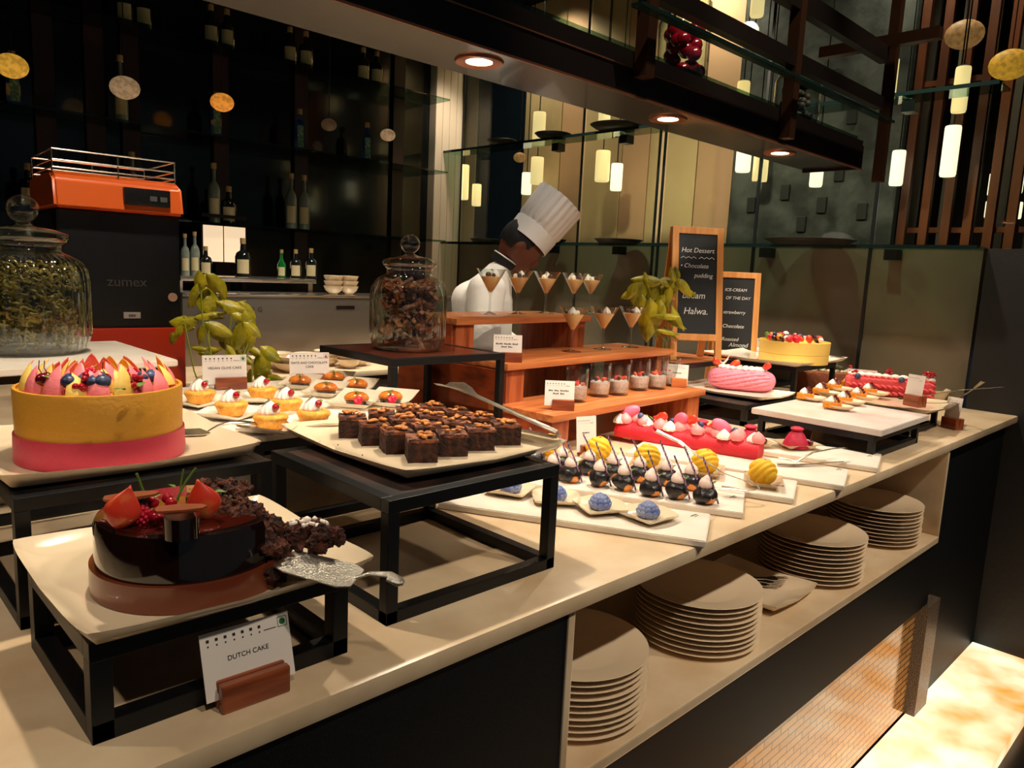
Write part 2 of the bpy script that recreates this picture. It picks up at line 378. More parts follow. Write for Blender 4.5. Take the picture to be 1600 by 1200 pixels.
tb.inputs['Scale'].default_value = 1; tb.inputs['Brick Width'].default_value = .10; tb.inputs['Row Height'].default_value = .026; tb.inputs['Mortar Size'].default_value = .0026
tb.inputs['Color1'].default_value = lin((232, 176, 100)); tb.inputs['Color2'].default_value = lin((206, 142, 72)); tb.inputs['Mortar'].default_value = lin((20, 14, 8))
bmp = nt.nodes.new('ShaderNodeBump'); bmp.inputs['Strength'].default_value = .5; bmp.invert = True; bmp.inputs['Distance'].default_value = .003
nt.links.new(tb.outputs['Color'], bs.inputs['Base Color']); nt.links.new(tb.outputs['Fac'], bmp.inputs['Height']); nt.links.new(bmp.outputs[0], bs.inputs['Normal'])
obj('brick_panel', b, brick, ctr)
b = B(); box(b, (3.06, YF + .004, -.2), (3.2, .94, .254)); obj('granite_post', b, granite2, ctr)
onyx = M('backlit_onyx', (255, 236, 200), .3, col2=(226, 140, 42), scale=2.6, thr=(.42, .66), emit=.85)
b = B(); box(b, (1.0, .50, -.269), (3.98, .824, -.202), .006); tag(obj('light_ledge', b, onyx, None, True), 'glowing backlit onyx foot ledge along the counter base', 'light ledge')
# return counter and back counter
rc = thing('back_counter', 'marble-topped back counter with dark granite front behind the aisle', 'counter', (0, 0, 0))
b = B(); box(b, (-.9, 2.24, CT - .03), (1.12, 3.3, CT), .006); box(b, (-.9, 3.3, CT - .03), (4.03, 4.6, CT), .006); obj('countertop', b, marble, rc, True)
b = B(); box(b, (-.9, 2.30, -.27), (1.08, 3.28, CT - .031)); box(b, (-.9, 3.34, -.27), (4.03, 4.6, CT - .031)); obj('base_cabinet', b, granite2, rc)

# ------------------------------------------------------------------ OVERHEAD RACK
rk = thing('overhead_rack', 'dark bronze hanging rack with glass shelves and downlights above the counter', 'rack', (0, 0, CZ))
b = B(); box(b, (-.8, 1.20, 0), (2.95, 1.415, .085), .002); obj('light_box', b, rackunder, rk)
b = B(); box(b, (-.8, 1.188, -.010), (2.95, 1.199, .092)); box(b, (2.951, 1.188, -.010), (2.962, 1.415, .075)); obj('fascia', b, dkmetal, rk)
b = B(); box(b, (-.8, 1.184, -.014), (2.96, 1.1875, -.009)); obj('copper_trim', b, copper, rk)
b = B(); box(b, (-.8, 1.184, .050), (1.9, 1.1875, .053)); obj('copper_trim', b, copper, rk)
b = B(); box(b, (-.8, 1.19, .094), (2.9, 1.41, .102)); obj('glass_shelf', b, shelfglass, rk)
b = B(); box(b, (1.42, 1.09, .15), (2.97, 1.12, .158)); obj('glass_shelf', b, glassedge, rk)
def uprights(u, v, y, z0, z1, wd=.036):
    p = AY(u, v, y); box(b, (p.x - wd / 2, y - wd / 2, z0), (p.x + wd / 2, y + wd / 2, z1))
post_w = M('bronze_post', (70, 44, 28), .35, metal=.7)
for (u, v, y, z0) in ((1010, 60, 1.165, .03), (1238, 120, 1.165, -.0), (1379, 220, 1.165, -.045)):
    b = B(); uprights(u, v, y, z0, 1.75); obj('post', b, post_w, rk)
for (u, v, y, h_) in ((1145, 47, 1.165, .022), (1325, 50, 1.165, .03)):
    p = AY(u, v, y); b = B(); box(b, (1.35 if u < 1200 else 2.0, y - .015, p.z - CZ - h_), (3.0, y + .015, p.z - CZ + h_)); obj('cross_rail', b, dkmetal, rk)
p = AY(1385, 66, 1.165); b = B(); box(b, (p.x - .02, .98, p.z - CZ - .02), (p.x + .02, 1.41, p.z - CZ + .02)); obj('cross_rail', b, post_w, rk)
lamp_e = M('lamp_face', (255, 250, 235), .5, emit=14)
for i, x in enumerate((-.28, .43, 1.13, 1.85, 2.53)):
    t = thing('downlight', ['recessed downlight in the rack, out of frame at far left', 'recessed downlight in the rack, out of frame at left', 'largest bright recessed downlight, left end of the visible rack', 'middle bright recessed downlight under the rack', 'small bright downlight near the right end of the rack'][i], 'light', (x, 1.30, CZ))
    b = B(); lathe(b, [(.030, .002), (.030, -.003), (.052, -.005), (.055, 0), (.055, .002)], 28); obj('trim_ring', b, copper, t, True)
    b = B(); lathe(b, [(0, -.001), (.029, -.001), (.029, .001)], 24); obj('lamp_face', b, lamp_e, t)
for x in (-.1, .75, 1.6, 2.45, 3.3):
    t = thing('ceiling_spotlight', 'black cylinder ceiling spotlight over the guest aisle', 'light', (x, -.60, 3.1), 0, 'aisle ceiling spotlights')
    b = B(); lathe(b, [(.05, 0), (.055, .0), (.055, .16), (.01, .165), (.01, .59)], 20); obj('housing', b, blackmetal, t)

# ------------------------------------------------------------------ RISERS, PLATES, CARDS (builders)
def riser(label, x0, y0, x1, y1, zt, wd=.02, z0=CT, top='dark', rz=0, rails=True, name='metal_riser'):
    t = thing(name, label, 'riser', ((x0 + x1) / 2, (y0 + y1) / 2, z0), rz)
    hx, hy, h = (x1 - x0) / 2, (y1 - y0) / 2, zt - z0
    for sx in (-1, 1):
        for sy in (-1, 1):
            b = B(); cxx, cyy = sx * (hx - wd / 2), sy * (hy - wd / 2)
            box(b, (cxx - wd / 2, cyy - wd / 2, 0), (cxx + wd / 2, cyy + wd / 2, h - wd), .001); obj('leg', b, blackmetal, t)
    def ring(nm, za, zb):
        b = B()
        for s in (-1, 1):
            box(b, (-hx, s * (hy - wd / 2) - wd / 2, za), (hx, s * (hy - wd / 2) + wd / 2, zb), .001)
            box(b, (s * (hx - wd / 2) - wd / 2, -hy + wd, za), (s * (hx - wd / 2) + wd / 2, hy - wd, zb), .001)
        obj(nm, b, blackmetal, t)
    ring('top_frame', h - wd, h)
    if rails: ring('base_frame', .0, wd)
    b = B(); box(b, (-hx + wd, -hy + wd, h - .012), (hx - wd, hy - wd, h - .001)); obj('top_panel', b, {'dark': M('worn_dark_panel', (22, 18, 17), .45, col2=(52, 34, 26), scale=14), 'wood': brownpanel, 'amber': acacia}[top], t)
    return t
def sqplate(label, x0, y0, x1, y1, z, rise=.022, m=None, rz=0, name='square_plate', cat='plate', lip=.06, group=None, warp=.0):
    """shallow square coupe plate: flat well, raised swept rim"""
    t = thing(name, label, cat, ((x0 + x1) / 2, (y0 + y1) / 2, z), rz, group)
    hx, hy = (x1 - x0) / 2, (y1 - y0) / 2; n = 24; b = B(); top = []; bot = []
    def H(u, v):
        e = max(abs(u), abs(v)); c = abs(u * v)
        k = max(0, (e - (1 - lip / min(hx, hy) * 1.0)) / (lip / min(hx, hy)))
        return rise * (k ** 1.7) * (.8 + .5 * c) + warp * c
    for i in range(n + 1):
        r1, r2 = [], []
        for j in range(n + 1):
            u = -1 + 2 * i / n; v = -1 + 2 * j / n
            cr = 1 - .035 * (u * v) ** 6
            r1.append(b.verts.new((u * hx * cr, v * hy * cr, H(u, v) + .006)))
            sc_ = .985 if max(abs(u), abs(v)) > .99 else 1
            r2.append(b.verts.new((u * hx * cr * sc_, v * hy * cr * sc_, max(H(u, v) - .001, 0))))
        top.append(r1); bot.append(r2)
    for i in range(n):
        for j in range(n):
            b.faces.new((top[i][j], top[i + 1][j], top[i + 1][j + 1], top[i][j + 1])); b.faces.new((bot[i][j], bot[i][j + 1], bot[i + 1][j + 1], bot[i + 1][j]))
    for i in range(n):
        for a, c in ((top, bot),):
            b.faces.new((a[i][0], c[i][0], c[i + 1][0], a[i + 1][0])); b.faces.new((a[i][n], a[i + 1][n], c[i + 1][n], c[i][n]))
            b.faces.new((a[0][i], a[0][i + 1], c[0][i + 1], c[0][i])); b.faces.new((a[n][i], c[n][i], c[n][i + 1], a[n][i + 1]))
    obj('dish', b, m or china_w, t, 60)
    return t
def card(label, p, rz, wd, ht, lines, blk=(.075, .03, .028), tilt=-.12, off=0.0, fs=None, badge=None, lean=0, group=None, bm_=None):
    """wooden block holding a printed paper card"""
    t = thing('dessert_label', label, 'label card', p, rz, group)
    b = B(); bw, bd, bh = blk
    box(b, (off - bw / 2, -bd / 2, 0), (off + bw / 2, -.0012, bh), .003); box(b, (off - bw / 2, .0012, 0), (off + bw / 2, bd / 2, bh), .003)
    box(b, (off - bw / 2 + .002, -.002, 0), (off + bw / 2 - .002, .002, bh * .35))
    obj('wooden_block', b, bm_ or blockwood, t)
    b = B(); box(b, (-wd / 2, -.0006, 0), (wd / 2, .0006, ht)); c = obj('card', b, paper, t, loc=(0, .0, bh * .38), rot=(tilt, lean, 0))
    fs = fs or ht * .13
    n = len(lines)
    for i, s in enumerate(lines):
        if not s: continue
        if s[0] == '~':                                        # print too small to read: word-shaped dashes
            b = B(); x = -sum(int(ch) + 1 for ch in s[1:]) * fs * .3; z_ = ht * .52 + (n - 1) * fs * .6 - i * fs * 1.25
            for ch in s[1:]:
                for q_ in range(int(ch)): box(b, (x, -.0012, z_ + fs * (.05 * (q_ % 2))), (x + fs * .42, -.0008, z_ + fs * (.62 - .1 * ((q_ * 7) % 3)))); x += fs * .6
                x += fs * .6
            obj('fine_print', b, ink, c); continue
        text('lettering', s, fs, ink, c, (0, -.001, ht * .52 + (n - 1) * fs * .6 - i * fs * 1.25))
    b = B(); cols = 7
    for k in range(cols):
        x = -wd * .42 + k * wd * .095
        for (zz, sz) in ((ht * .88, .015), (ht * .80, .008)): box(b, (x - wd * sz, -.0012, zz - wd * sz), (x + wd * sz, -.0008, zz + wd * sz))
    box(b, (wd * .20, -.0012, ht * .80), (wd * .34, -.0008, ht * .81))
    obj('allergen_icons', b, ink, c)
    b = B(); q = wd * .035; X, Z = wd * .42, ht * .87
    if badge == 'tri': prism(b, [(-q, -q), (q, -q), (0, q)], 0, .0004, TM((X, -.0008, Z), (pi / 2, 0, 0)))
    elif badge: lathe(b, [(0, .0004), (q, .0004), (q, 0)], 12, TM((X, -.0008, Z), (pi / 2, 0, 0)))
    if badge:
        for s in (-1, 1):
            box(b, (X + s * q * 1.5 - .0003, -.0012, Z - q * 1.5), (X + s * q * 1.5 + .0003, -.0008, Z + q * 1.5)); box(b, (X - q * 1.5, -.0012, Z + s * q * 1.5 - .0003), (X + q * 1.5, -.0008, Z + s * q * 1.5 + .0003))
        obj('diet_mark', b, red_ink if badge == 'tri' else green_ink, c)
    else: b.free()
    return t
def berry_bump(bm, r, T, mi=0, n=46):
    g = pi * (3 - sqrt(5))
    for i in range(n):
        z = 1 - 2 * (i + .5) / n; q = sqrt(1 - z * z); a = g * i
        ball(bm, r * .27, T @ TM((q * cos(a) * r * .8, q * sin(a) * r * .8, z * r * .95)), 1, mi=mi)
    ball(bm, r * .8, T, 2, mi=mi)
redberry = M('red_currant', (168, 14, 34), .12, coat=.8, sss=.1)
raspm = M('raspberry', (206, 30, 62), .4, sss=.1)
bluem = M('blueberry', (34, 42, 72), .4, col2=(70, 84, 120), scale=30)
strawm = M('strawberry_cut', (226, 62, 40), .3, col2=(240, 140, 60), scale=40, thr=(.5, .8), coat=.3)
leafm = M('herb_leaf', (92, 120, 34), .5)
basilm = M('basil_leaf', (186, 170, 28), .35, col2=(104, 106, 18), scale=22, thr=(.35, .75), bump=.5, bscale=45, spec=.5)
stemm = M('green_stem', (150, 160, 50), .5)
creamm = M('whipped_cream', (248, 232, 220), .45, sss=.1)
meringue = M('pink_meringue', (246, 206, 196), .5, sss=.1)
def swirl(bm, r, h, T, n=9, mi=0):
    pr = [(0, 0), (r * .9, 0), (r, h * .12), (r * .96, h * .28), (r * .82, h * .42), (r * .72, h * .55), (r * .48, h * .72), (r * .26, h * .87), (r * .07, h * .97), (0, h)]
    lathe(bm, pr, n * 5, T, flute=(n, .09, 14), mi=mi)
# ------------------------------------------------------------------ FRONT LEFT: pink and yellow cake
riser('black metal riser carrying the pink and yellow berry cake', .215, 1.215, .605, 1.565, 1.098)
sqplate('square ivory plate under the pink and yellow cake', .20, 1.235, .605, 1.62, 1.099, rise=.018, lip=.035)
CX, CY, CR = .381, 1.391, .130
ck = thing('berry_cake', 'round yellow cake with pink base band, pointed petals and berries on top', 'cake', (CX, CY, 1.106))
yel = M('yellow_chocolate_band', (206, 146, 44), .5, bump=.12, bscale=160)
pinkb = M('pink_chocolate_band', (190, 46, 74), .5, bump=.12, bscale=160)
b = B(); lathe(b, [(0, .0), (CR, .0), (CR + .001, .004), (CR, .046), (0, .046)], 72); obj('pink_band', b, pinkb, ck, 40)
b = B(); lathe(b, [(0, .046), (CR - .003, .046), (CR - .002, .119), (CR - .003, .121), (CR - .008, .121), (CR - .008, .115), (0, .115)], 72); obj('yellow_band', b, yel, ck, 40)
pk1 = M('pink_petal', (240, 124, 130), .5, bump=.1, bscale=150); pk2 = M('yellow_petal', (240, 200, 96), .5, bump=.1, bscale=150)
rnd = random.Random(3)
def petal(T, m):
    b = B(); n = 10; rows = []
    for i in range(9):
        t = i / 8; z = .041 * t; wdt = .019 * (1 - t) ** .8 * (1 + .5 * t) + .0004; row = []
        for k in range(n + 1):
            a = -1.25 + 2.5 * k / n; row.append(b.verts.new((wdt * sin(a), -wdt * cos(a) * .7 + .010 * t * t, z)))
        rows.append(row)
    for A, C in zip(rows, rows[1:]):
        for k in range(n): b.faces.new((A[k], A[k + 1], C[k + 1], C[k]))
    bmesh.ops.transform(b, matrix=T, verts=b.verts); bmesh.ops.solidify(b, geom=b.faces[:], thickness=.0012)
    obj('petal', b, m, ck, True)
k = 0
for (rad, cnt) in ((.104, 19), (.080, 14), (.053, 9), (.024, 4)):
    for i in range(cnt):
        a = 2 * pi * i / cnt + rad * 20 + rnd.uniform(-.08, .08)
        petal(TM((rad * cos(a), rad * sin(a), .114 + rnd.uniform(0, .006)), (rnd.uniform(-.15, .15), rnd.uniform(-.15, .15), a + pi / 2 + rnd.uniform(-.6, .6)), (1, 1, rnd.uniform(.85, 1.15))), (pk1, pk2)[(k + (k // 5)) % 2]); k += 1
def topberry(kind, u, v, r, parent, base, zz):
    p = G(u, v, base.z + zz) - base
    if p.xy.length > .100: p = Vector((p.x * .100 / p.xy.length, p.y * .100 / p.xy.length, p.z))
    b = B()
    if kind == 'blueberry': ball(b, r, TM(p), 3, sc=(1, 1, .9)); lathe(b, [(r * .35, 0), (r * .42, r * .12), (r * .3, r * .1), (0, r * .02)], 10, TM(p + Vector((0, 0, r * .84)), (.3, -.2, 0))); obj(kind, b, bluem, parent, True)
    elif kind == 'redcurrants':
        rr = random.Random(int(u))
        for i in range(9): ball(b, r * .45, TM(p + Vector((rr.uniform(-1, 1) * r, rr.uniform(-1, 1) * r, rr.uniform(-.8, .9) * r))), 2)
        obj(kind, b, redberry, parent, True)
    elif kind == 'raspberry': berry_bump(b, r, TM(p)); obj(kind, b, raspm, parent, True)
    elif kind == 'cherry':
        ball(b, r, TM(p), 3); tube(b, [p + Vector((0, 0, r * .9)), p + Vector((-.004, 0, r * 1.8)), p + Vector((-.002, .004, r * 3))], .0008, 5); obj(kind, b, M('dark_cherry', (96, 10, 26), .15, coat=.8), parent, True)
base = Vector((CX, CY, 1.106))
for kd, u, v, r in (('blueberry', 68, 607, .012), ('redcurrants', 95, 612, .012), ('blueberry', 162, 610, .013), ('cherry', 54, 594, .010), ('cherry', 74, 590, .009), ('blueberry', 131, 594, .011), ('raspberry', 141, 586, .012), ('redcurrants', 150, 590, .011),
                    ('cherry', 165, 592, .009), ('redcurrants', 203, 585, .012), ('blueberry', 221, 592, .011), ('blueberry', 235, 588, .011), ('redcurrants', 243, 604, .013), ('cherry', 252, 612, .008), ('blueberry', 143, 600, .010)):
    topberry(kd, u, v, r, ck, base, .140)
b = B()
for (u, v, a) in ((82, 592, .5), (195, 609, 2.2), (216, 604, -.8)): leafshape(b, .022, .006, TM(G(u, v, 1.25) - base, (.5, 0, a)))
obj('mint_leaf', b, leafm, ck, True)
# cake slice server beside it
def server(label, p, rz, L=.11, W=.055, m=steel, tiltx=0, tilty=0, hl=.11):
    t = thing('cake_server', label, 'cake server', p, rz, tilt=(tiltx, tilty))
    b = B(); pts = [(-L * .05, -W * .36), (L * .1, -W * .5), (L * .85, -W * .46), (L, -W * .36), (L, W * .36), (L * .85, W * .46), (L * .1, W * .5), (-L * .05, W * .36)]
    prism(b, pts, 0, .0016); obj('blade', b, m, t)
    b = B(); tube(b, [(-.002, 0, .001), (-.02, 0, .012), (-.045, 0, .017), (-hl * .75, 0, .015), (-hl, 0, .011), (-hl - .006, 0, .011)], [.004, .0045, .007, .011, .011, .006], 12, flat=.5); obj('handle', b, m, t, True)
    return t
server('steel cake server resting on the plate right of the yellow cake', (.585, 1.45, 1.108), R(160), .10, .06, hl=.09)

# ------------------------------------------------------------------ FRONT LEFT: chocolate cake
riser('low black metal riser carrying the broken chocolate cake', .215, .865, .545, 1.15, 1.022, wd=.024)
sqplate('square ivory plate with crumbs under the chocolate cake', .20, .828, .572, 1.19, 1.023, rise=.016, lip=.035)
KX, KY, KR = .366, .966, .119
kc = thing('chocolate_cake', 'glossy dark chocolate cake, broken at the right, with fruit on top', 'cake', (KX, KY, 1.030))
band = M('milk_chocolate_band', (112, 50, 28), .28, coat=.5)
glaze = M('dark_glaze', (26, 12, 10), .1, coat=1)
glazetop = M('red_brown_glaze', (66, 20, 12), .07, coat=1)
sponge = M('dark_sponge', (112, 56, 32), .85, col2=(46, 20, 12), scale=70, bump=1, bscale=260)
def sector(bm, r0, z0, z1, a0, a1, seg=64, roundt=0, mi=0):
    pr = [(0, z0), (r0, z0)] + ([(r0, z1 - roundt), (r0 - roundt * .3, z1 - roundt * .3), (r0 - roundt, z1)] if roundt else [(r0, z1)]) + [(0, z1)]
    rings = []
    for k in range(seg + 1):
        a = a0 + (a1 - a0) * k / seg; rings.append([bm.verts.new((r * cos(a), r * sin(a), z)) for r, z in pr])
    for A, C in zip(rings, rings[1:]):
        for i in range(len(pr) - 1):
            try: bm.faces.new((A[i], C[i], C[i + 1], A[i + 1])).material_index = mi
            except Exception: pass
    bm.faces.new(rings[0]); bm.faces.new(rings[-1][::-1])
    bmesh.ops.remove_doubles(bm, verts=bm.verts, dist=1e-5)
A0, A1 = R(26), R(300)
b = B(); sector(b, KR, 0, .034, R(8), R(318)); obj('chocolate_band', b, band, kc, 40)
b = B(); sector(b, KR - .006, .033, .094, A0, A1, roundt=.010)
for f in b.faces:
    c = f.calc_center_median()
    if c.z > .0935: f.material_index = 1
obj('glazed_body', b, [glaze, glazetop], kc, 40)
b = B(); rr = random.Random(5)
for i in range(420):
    a = R(rr.uniform(-64, 36)); d = rr.uniform(.02, .128); z = rr.uniform(.003, .094) * (1 if d < .07 else (1 - (d - .07) * 9))
    ball(b, rr.uniform(.004, .011), TM((d * cos(a), d * sin(a), z), (rr.random() * 3, rr.random() * 3, 0)), 2, jit=1.0, seed=i, fq=150)
for i in range(40):
    a = R(rr.uniform(10, 60)); d = rr.uniform(.05, .108); ball(b, rr.uniform(.004, .009), TM((d * cos(a), d * sin(a), rr.uniform(.09, .104))), 1, jit=.8, seed=i, fq=90)
for i in range(30):
    a = R(rr.uniform(-60, -10)); d = rr.uniform(.122, .145); ball(b, rr.uniform(.001, .003), TM((d * cos(a), d * sin(a), .002)), 1, jit=.6, seed=i, fq=90)
crumbly('broken_sponge', b, sponge, kc)
kb = Vector((KX, KY, 1.030))
def kp(u, v, z): return G(u, v, 1.03 + z) - kb
def strawhalf(u, v, z, rx, ry, rz, L=.036, W=.017, parent=None, pb=None):
    b = B(); pts = []
    for i in range(13):
        t = i / 12; pts.append((W * sin(pi * min(1, t) ** 1.25) * (1 if t < 1 else 0), L * (.5 - t)))
    lathe(b, [(max(x, .0001) if 0 < i < 12 else 0, z_) for i, (x, z_) in enumerate(pts)], 16, TM((0, 0, 0), (0, 0, 0), (1, .5, 1)))
    bmesh.ops.transform(b, matrix=TM((u if pb is None else pb), (rx, ry, rz)) if pb is not None else TM(), verts=b.verts)
    return b
for (u, v, z, rot) in ((194, 826, .094, (.0, .30, -.4)), (318, 812, .094, (.1, -.22, -.5))):
    p = kp(u, v, z); b = strawhalf(0, 0, 0, *rot, L=.058, W=.0205, pb=p + Vector((0, 0, .026))); obj('strawberry_half', b, strawm, kc, True)
b = B(); berry_bump(b, .0115, TM(kp(221, 818, .094) + Vector((0, 0, .010)))); obj('raspberry', b, raspm, kc, True)
b = B()
for (u, v, dz) in ((240, 795, .02), (248, 800, .012), (262, 790, .022), (258, 798, .012), (250, 810, .010), (268, 793, .018), (240, 804, .010)): ball(b, .0072, TM(kp(u, v + 14, .094) + Vector((0, 0, dz))), 2)
obj('redcurrants', b, redberry, kc, True)
curl = M('chocolate_shard', (150, 78, 40), .3, coat=.5)
b = B()
for (u, v, dz, a, L_) in ((284, 815, .026, -.35, .058), (207, 805, .034, -.15, .062)):
    p = kp(u, v + 14, .094) + Vector((0, 0, dz)); prism(b, [(-L_ / 2, 0), (-L_ * .45, .008), (0, .012), (L_ * .4, .006), (L_ / 2, 0), (L_ * .4, -.006), (0, -.008), (-L_ * .45, -.006)], 0, .003, TM(p, (0.1, 0, a)))
obj('chocolate_shard', b, curl, kc)
b = B(); lathe(b, [(0, 0), (.020, 0), (.020, .026), (0, .026)], 20, TM(kp(284, 838, .094))); obj('chocolate_cylinder', b, glaze, kc, 40); b = B(); lathe(b, [(0, 0), (.016, 0), (.016, .03), (0, .03)], 20, TM(kp(214, 812, .094))); obj('chocolate_cylinder', b, glaze, kc, 40)
b = B(); q = kp(236, 800, .094); tube(b, [q + Vector((0, 0, .01)), q + Vector((-.008, .004, .03)), q + Vector((-.014, .006, .052))], .0016, 6)
q = kp(276, 795, .094); tube(b, [q + Vector((0, 0, .012)), q + Vector((.012, .0, .034)), q + Vector((.024, -.004, .052))], .0016, 6); tube(b, [q + Vector((0.002, 0, .01)), q + Vector((.008, .006, .03)), q + Vector((.012, .006, .05))], .0012, 6)
for (du, a) in ((0, .3), (.02, 2), (.05, 4), (-.03, 5.2)): leafshape(b, .016, .004, TM(q + Vector((du, .004, .028 - abs(du) * .3)), (.4, .2, a)))
obj('herb_sprig', b, leafm, kc, True)
sv = server('speckled steel cake server with a lump of chocolate cake on its blade', G(553, 885, 1.062), R(128), .098, .074, m=M('frosted_steel', (190, 184, 172), .3, metal=.9, bump=.3, bscale=300), tiltx=.0, tilty=-.16, hl=.06)
sv.location.z = 1.046
pc = thing('cake_piece', 'crumbly chocolate cake lump with white icing on the server blade', 'cake piece', Vector((.43, .92, 1.045)))
P0 = G(492, 838, 1.075) 
pc.location = (P0.x, P0.y, 1.062)
b = B()
for i in range(46):
    x = rr.uniform(-.034, .034); y = rr.uniform(-.018, .018); ball(b, rr.uniform(.005, .012), TM((x * .8 + y * .3, y - x * .5, rr.uniform(.004, .026))), 2, jit=.8, seed=i, fq=90)
crumbly('sponge', b, M('milk_sponge', (96, 44, 26), .85, col2=(50, 22, 12), scale=60, bump=1, bscale=260), pc)
b = B()
for i in range(16): ball(b, rr.uniform(.003, .006), TM((rr.uniform(-.026, .016), rr.uniform(-.008, .02), rr.uniform(.026, .036))), 1, jit=.7, seed=i, fq=90)
obj('icing', b, creamm, pc, 80)
hp = (G(345, 1118, CT) + G(455, 1078, CT)) / 2
card('paper card in a wooden block below the chocolate cake, half in shadow', (hp.x, hp.y + .012, CT), R(-2), .115, .082, ['DUTCH CAKE'], blk=(.088, .03, .036), off=.0, tilt=-.30, fs=.0085, badge='dot')

# ------------------------------------------------------------------ BROWNIES
riser('tall black metal riser under the plate of brownies', .632, .895, 1.012, 1.275, 1.100, wd=.021)
sqplate('square ivory plate holding the brownies', .69, .935, 1.09, 1.37, 1.101, rise=.016, lip=.05)
bside = M('brownie_crumb', (72, 34, 20), .85, col2=(40, 18, 10), scale=70, bump=1, bscale=110)
btop = M('brownie_crust', (150, 84, 48), .5, col2=(96, 46, 28), scale=60, bump=.7, bscale=90, coat=.15)
walnut = M('walnut_piece', (212, 136, 58), .5, col2=(150, 84, 36), scale=60)
def brownie(label, p, rz, sd, group):
    t = thing('brownie', label, 'brownie', p, rz, group); r_ = random.Random(sd); w_ = .0265
    b = B(); box(b, (-w_, -w_, 0), (w_, w_, .041)); bmesh.ops.subdivide_edges(b, edges=b.edges[:], cuts=7, use_grid_fill=True)
    for v in b.verts:
        nn = noise.noise_vector(v.co * 70 + Vector((sd, 0, 0))) * .0022 + noise.noise_vector(v.co * 200) * .0012
        v.co += Vector((nn.x, nn.y, nn.z if v.co.z > .001 else 0))
    obj('crumb', b, bside, t)
    b = B(); box(b, (-w_ - .0006, -w_ - .0006, .036), (w_ + .0006, w_ + .0006, .041)); bmesh.ops.subdivide_edges(b, edges=b.edges[:], cuts=7, use_grid_fill=True)
    for v in b.verts: v.co.z += noise.noise(v.co * 80 + Vector((sd, 3, 0))) * .003; v.co.x += noise.noise(v.co * 90) * .0015
    obj('crust', b, btop, t, True)
    b = B()
    for i in range(r_.randint(8, 12)): ball(b, r_.uniform(.003, .0065), TM((r_.uniform(-.02, .02), r_.uniform(-.02, .02), .046), (0, 0, r_.random() * 3)), 2, jit=.5, sc=(1.4, .8, .6), seed=i + sd, fq=120)
    obj('walnut', b, walnut, t, True)
    return t
pd, pa, pg = G(658, 722, 1.107), G(549, 684, 1.107), G(790, 695, 1.107)
rowsn = ['front-right row', 'second row', 'third row', 'back row']
for i in range(4):
    for j in range(4):
        p = pd + (pg - pd) * (i / 3) + (pa - pd) * (j / 3); p += Vector((.012, .016, 0))
        if j == 3 and i == 3: p += Vector((-.01, -.005, 0))
        brownie('walnut brownie, %s, %s from the viewer on the ivory plate' % (rowsn[j] if j else 'row along the right front edge', ['nearest', 'second', 'third', 'farthest'][i]), p, R(-26) + .08 * ((i * 3 + j * 5) % 3 - 1), i * 4 + j, 'walnut brownies')
b = B()
for (u, v) in ((508, 700), (513, 705), (541, 707), (528, 695), (566, 711), (500, 690)): ball(b, .0014, TM(G(u, v, 1.109)), 1, jit=.5)
tag(obj('brownie_crumbs', b, bside), 'dark crumbs scattered on the left of the brownie plate', 'crumbs', kind='stuff')
# tongs
tg = thing('serving_tongs', 'long polished steel serving tongs resting on the brownie plate rim', 'tongs', (0, 0, 0))
HP = Vector((1.035, 1.005, 1.128)); tg.location = HP
e1 = AF(725, 612, 1.63) - HP; e0 = AF(866, 676, 1.47) - HP; c1 = AF(745, 655, 1.66) - HP
def blade(pts, ws, th=.0012):
    b = B(); rows = []
    for i, p in enumerate(pts):
        a = pts[max(0, i - 1)]; c = pts[min(len(pts) - 1, i + 1)]; d = (c - a).normalized(); s = d.cross(Vector((0, 0, 1))).normalized(); n = s.cross(d)
        rows.append([b.verts.new(p + s * ws[i] * q + n * (ws[i] * .35 * (q * q))) for q in (-1, -.6, -.2, .2, .6, 1)])
    for A, C in zip(rows, rows[1:]):
        for k in range(5): b.faces.new((A[k], A[k + 1], C[k + 1], C[k]))
    bmesh.ops.solidify(b, geom=b.faces[:], thickness=th); return b
q0 = AF(690, 603, 1.70) - HP
pts = [q0, q0.lerp(e1, .5) + Vector((0, 0, .002)), e1, e1.lerp(e0, .12), e1.lerp(e0, .35), e1.lerp(e0, .7), e0, e0 + Vector((.006, -.003, -.004)), e0 + Vector((.006, -.002, -.012))]
obj('upper_arm', blade(pts, [.022, .031, .022, .010, .010, .011, .012, .012, .012]), steel, tg, True)
l0 = AF(700, 660, 1.68) - HP; l1 = AF(770, 665, 1.60) - HP; l2 = AF(866, 684, 1.47) - HP + Vector((0, 0, -.002))
obj('lower_arm', blade([l0, l0.lerp(l1, .5), l1, l1.lerp(l2, .4), l2], [.02, .022, .012, .011, .012]), steel, tg, True)

# ------------------------------------------------------------------ TART SLAB (vegan olive cakes and date cakes)
riser('black metal riser under the marble slab of tarts and date cakes', .655, 1.39, 1.12, 1.98, 1.088)
def slab(label, pts, z, th=.014, m=None, name='marble_board', end=False):
    """pts: 4 corners (world xy) ; th thickness; top at z"""
    c = sum((Vector((p[0], p[1], 0)) for p in pts), Vector()) / 4; d = Vector(pts[1][:2]) - Vector(pts[0][:2]); rz = atan2(d.y, d.x)
    t = None
    b = B(); loc = [(Matrix.Rotation(-rz, 2) @ (Vector(p[:2]) - c.xy)) for p in pts]
    prism(b, loc, -th, 0); bmesh.ops.bevel(b, geom=b.edges[:], offset=.002, segments=2, affect='EDGES')
    o = obj(name, b, m or white_slab, None, 40, (c.x, c.y, z), (0, 0, rz)); return tag(o, label, 'board')
slab('white marble slab under the meringue tarts and date cakes', [(.60, 1.385), (1.145, 1.385), (1.145, 2.02), (.60, 2.02)], 1.103, .014)
